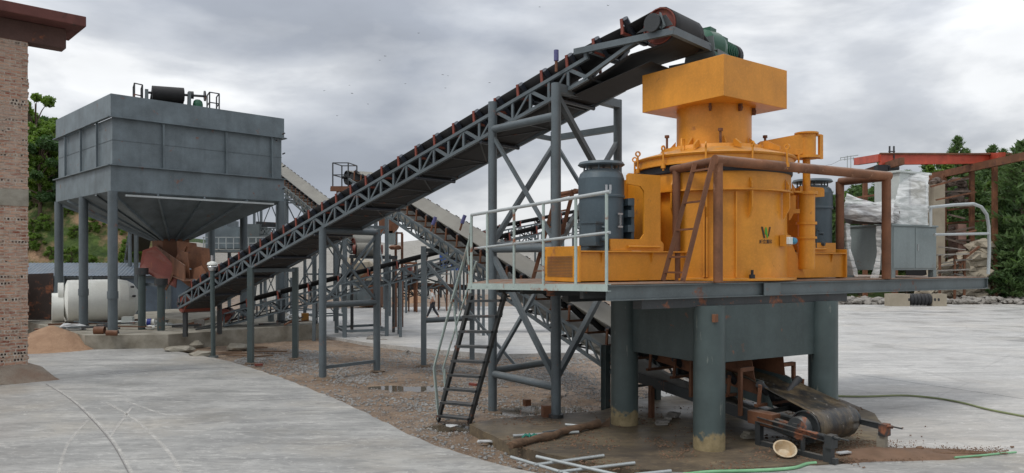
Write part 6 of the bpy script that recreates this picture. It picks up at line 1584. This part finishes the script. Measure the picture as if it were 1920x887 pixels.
# ------------------------------------------------------------------ trees
def leaf_mesh(centres, n_per, size, seed, spread):
    rnd = np.random.RandomState(seed); V_ = []; 
    for (c,r) in centres:
        d = rnd.normal(size=(n_per,3)); d /= np.linalg.norm(d,axis=1)[:,None]; rr_ = r*rnd.uniform(.35,1.05,(n_per,1))**.6
        p = np.array(c)+d*rr_*np.array([1,1,.75]); a = rnd.normal(size=(n_per,3)); a /= np.linalg.norm(a,axis=1)[:,None]
        b = np.cross(a,rnd.normal(size=(n_per,3))); b /= np.linalg.norm(b,axis=1)[:,None]; s = size*rnd.uniform(.6,1.3,(n_per,1))
        V_.append(np.stack([p-a*s,p+b*s*.5,p+a*s,p-b*s*.5],1).reshape(-1,3))
    V_ = np.concatenate(V_); m2 = MB(); m2.v = [tuple(q) for q in V_]; k_ = len(V_)//4
    m2.f = [(4*i,4*i+1,4*i+2,4*i+3) for i in range(k_)]; m2.smooth = [False]*k_; return m2
def broadleaf(name,label,h,r,seed,mat,group):
    rnd = random.Random(seed); t = thing(name,label,'tree',(0,0,0),0,group)
    m2 = MB(); m2.path([(0,0,-.5),(.05,0,h*.3),(-.05,.08,h*.6),(0,0,h*.9)],[.16,.13,.09,.03],8)
    cen = []
    for i in range(26):
        a = rnd.uniform(0,6.28); zz = h*rnd.uniform(.22,.97); prof_ = math.sin(min(1,(zz/h-.08)/.92)*math.pi*.93)**.7; rr_ = r*prof_*rnd.uniform(.35,1.0)
        c = (math.cos(a)*rr_,math.sin(a)*rr_,zz); cen.append((c,rnd.uniform(.14,.30)*r)); m2.path([(0,0,zz*.75),(c[0]*.5,c[1]*.5,zz*.9),c],[.05,.035,.012],5)
    m2.build('trunk','bark',t); leaf_mesh(cen,230,.15,seed,0).build('crown',mat,t); return t
def conifer(name,label,h,r,seed,mat,group):
    rnd = random.Random(seed); t = thing(name,label,'tree',(0,0,0),0,group)
    m2 = MB(); m2.path([(0,0,-.5),(0,0,h*.5),(0.03,0,h)],[.15,.10,.02],8); V_ = []
    mr_ = np.random.RandomState(seed); z = h*.12; 
    while z < h*.985:
        k_ = 1-(z/h); L = r*(k_**.75)*rnd.uniform(.7,1.1)+.12; nb = 6
        for i in range(nb):
            a = rnd.uniform(0,6.28); dz = L*rnd.uniform(.05,.45); tip = V((math.cos(a)*L,math.sin(a)*L,z+dz)); b0 = V((0,0,z)); m2.path([b0,tip],[.03,.008],4)
            n_ = int(9+L*22)
            q = mr_.uniform(.2,1.05,n_)[:,None]; p = np.array(b0)+(np.array(tip)-np.array(b0))*q+mr_.normal(size=(n_,3))*np.array([.16,.16,.09])*(.5+L*.35)
            d = (np.array(tip)-np.array(b0))/L+mr_.normal(size=(n_,3))*.6+np.array([0,0,.35]); d /= np.linalg.norm(d,axis=1)[:,None]; b = np.cross(d,mr_.normal(size=(n_,3))); b /= np.linalg.norm(b,axis=1)[:,None]
            s = .19*mr_.uniform(.6,1.5,(n_,1)); V_.append(np.stack([p-d*s,p+b*s*.25,p+d*s,p-b*s*.25],1).reshape(-1,3))
        z += h*.035
    m2.build('trunk','bark',t); V_ = np.concatenate(V_); m3 = MB(); m3.v = [tuple(q) for q in V_]; k_ = len(V_)//4; m3.f = [(4*i,4*i+1,4*i+2,4*i+3) for i in range(k_)]; m3.smooth=[False]*k_
    m3.build('crown',mat,t); return t
GL,GR = 'trees on the left hillside','trees on the right hillside'
prot = [broadleaf('broadleaf_tree','',6.5,2.0,1,'leaf1',GL),broadleaf('broadleaf_tree','',5.2,2.2,2,'leaf1',GL),broadleaf('broadleaf_tree','',6.0,1.8,3,'leaf2',GL),conifer('pine_tree','',8.0,1.7,4,'leaf3',GR),conifer('pine_tree','',6.5,1.9,5,'leaf3',GR)]
index_kids()
used = set()
rnd = random.Random(77)
def put(pi, x, y, z, s, label, group):
    src = prot[pi]
    if pi in used: o = dup(src)
    else: o = src; used.add(pi)
    o.location = (x,y,z); o.scale = (s,s,s*rnd.uniform(.9,1.15)); o.rotation_euler = (0,0,rnd.uniform(0,6.28)); o['label'] = label; o['group'] = group; return o
# left hillside, placed by pixel column / distance, standing on the hill
for i in range(92):
    px = rnd.uniform(40,330)*1.0; D = rnd.uniform(55,82); x = (px-960)/FPX*D
    if px > 235 and rnd.random() < .5: continue
    z = left_hill(x,D)-.2; pi = rnd.choice([0,0,1,1,2])
    s = rnd.uniform(.6,1.05)*(1.0 if px < 170 else .62)
    put(pi,x,D,z,s,['bright green leafy tree in the wood on the left hillside','bright green leafy tree in the wood on the left hillside','dark green leafy tree in the wood on the left hillside'][pi],GL)
for (px,D,s) in ((75,54,.95),(98,56,.9),(125,58,.85),(66,60,1.2)):
    x = (px-960)/FPX*D; put(2 if px==75 else 0,x,D,left_hill(x,D)-.2,s,{75:'dark slender tree nearest the brick building, tallest on the left skyline',98:'leafy tree left of the left rear hopper leg',125:'leafy tree behind the left rear hopper leg',66:'tall green tree rising just beside the brick wall'}[px],GL)
for i in range(44):
    px = rnd.uniform(55,262); D = rnd.uniform(50,57); x = (px-960)/FPX*D
    put(1,x,D,left_hill(x,D)-.7,rnd.uniform(.18,.36),'low green bush growing on the earth bank left of the hopper','bushes on the left bank')
for i in range(26):
    px = rnd.uniform(395,1120); D = rnd.uniform(100,118); x = (px-960)/FPX*D
    put(rnd.choice([1,2]),x,D,far_h(x,D)-.8,rnd.uniform(.4,.75),'distant green tree on the low hill beyond the grey stockpile','trees beyond the stockpile')
# the right hillside
for i in range(104):
    px = rnd.uniform(1555,1960) if i < 84 else rnd.uniform(1740,1850); D = rnd.uniform(66,92); x = (px-960)/FPX*D
    pi = rnd.choice([3,4,4,0,2]) if px < 1850 else rnd.choice([3,4]); put(pi,x,D,right_h(x,D)-.3,rnd.uniform(.85,1.2)*1.05,['broad leafy tree among the pines on the hillside behind the red crane','','darker leafy tree among the pines on the hillside behind the red crane','tall narrow pine on the hillside behind the red crane','short bushy pine on the hillside behind the red crane'][pi],GR)
for (px,D,s,lab) in ((1885,60,1.35,'tall bushy pine between the last crane column and the right edge'),(1918,58,1.62,'tallest pine, cut by the right edge of the picture'),(1856,65,.95,'smaller pine just left of the last crane column'),(1900,58,.9,'low young pine in front of the tallest pine'),(1868,64,1.1,'young pine behind the last crane column')):
    x = (px-960)/FPX*D; put(3 if px!=1885 else 4,x,D,-.3,s,lab,GR)
for i in range(16):
    px = rnd.uniform(1862,1960); D = rnd.uniform(58.5,62); x = (px-960)/FPX*D; put(rnd.choice([1,2]),x,D,-.6,rnd.uniform(.4,.7),'leafy bush at the foot of the pines on the right','bushes at the right edge')
# dragonflies / insects in the air
rnd = random.Random(9)
for i,(px,py) in enumerate(((830,140),(835,165),(712,113),(785,62),(655,160),(660,175),(632,217),(840,142),(722,105),(1012,13),(1140,10),(608,170),(690,195),(918,155),(760,157))):
    D = rnd.uniform(18,26); p = at(px,py,D); a = rnd.uniform(0,3)
    m2 = MB(); d = V((math.cos(a),math.sin(a),rnd.uniform(-.2,.2))); s_ = V((-d.y,d.x,0)); m2.tube(p-d*.035,p+d*.035,.004,5)
    for q in (-1,1): m2.plate([p,p+s_*q*.04+d*.01,p+s_*q*.04-d*.004,p-d*.006],.001)
    single(m2,'dragonfly','steel_d','tiny dragonfly hovering in the grey sky','insect','dragonflies in the sky')
# trees standing on hills are behind: keep prototypes used only
for i,pr in enumerate(prot):
    if i not in used: print('unused proto', i)
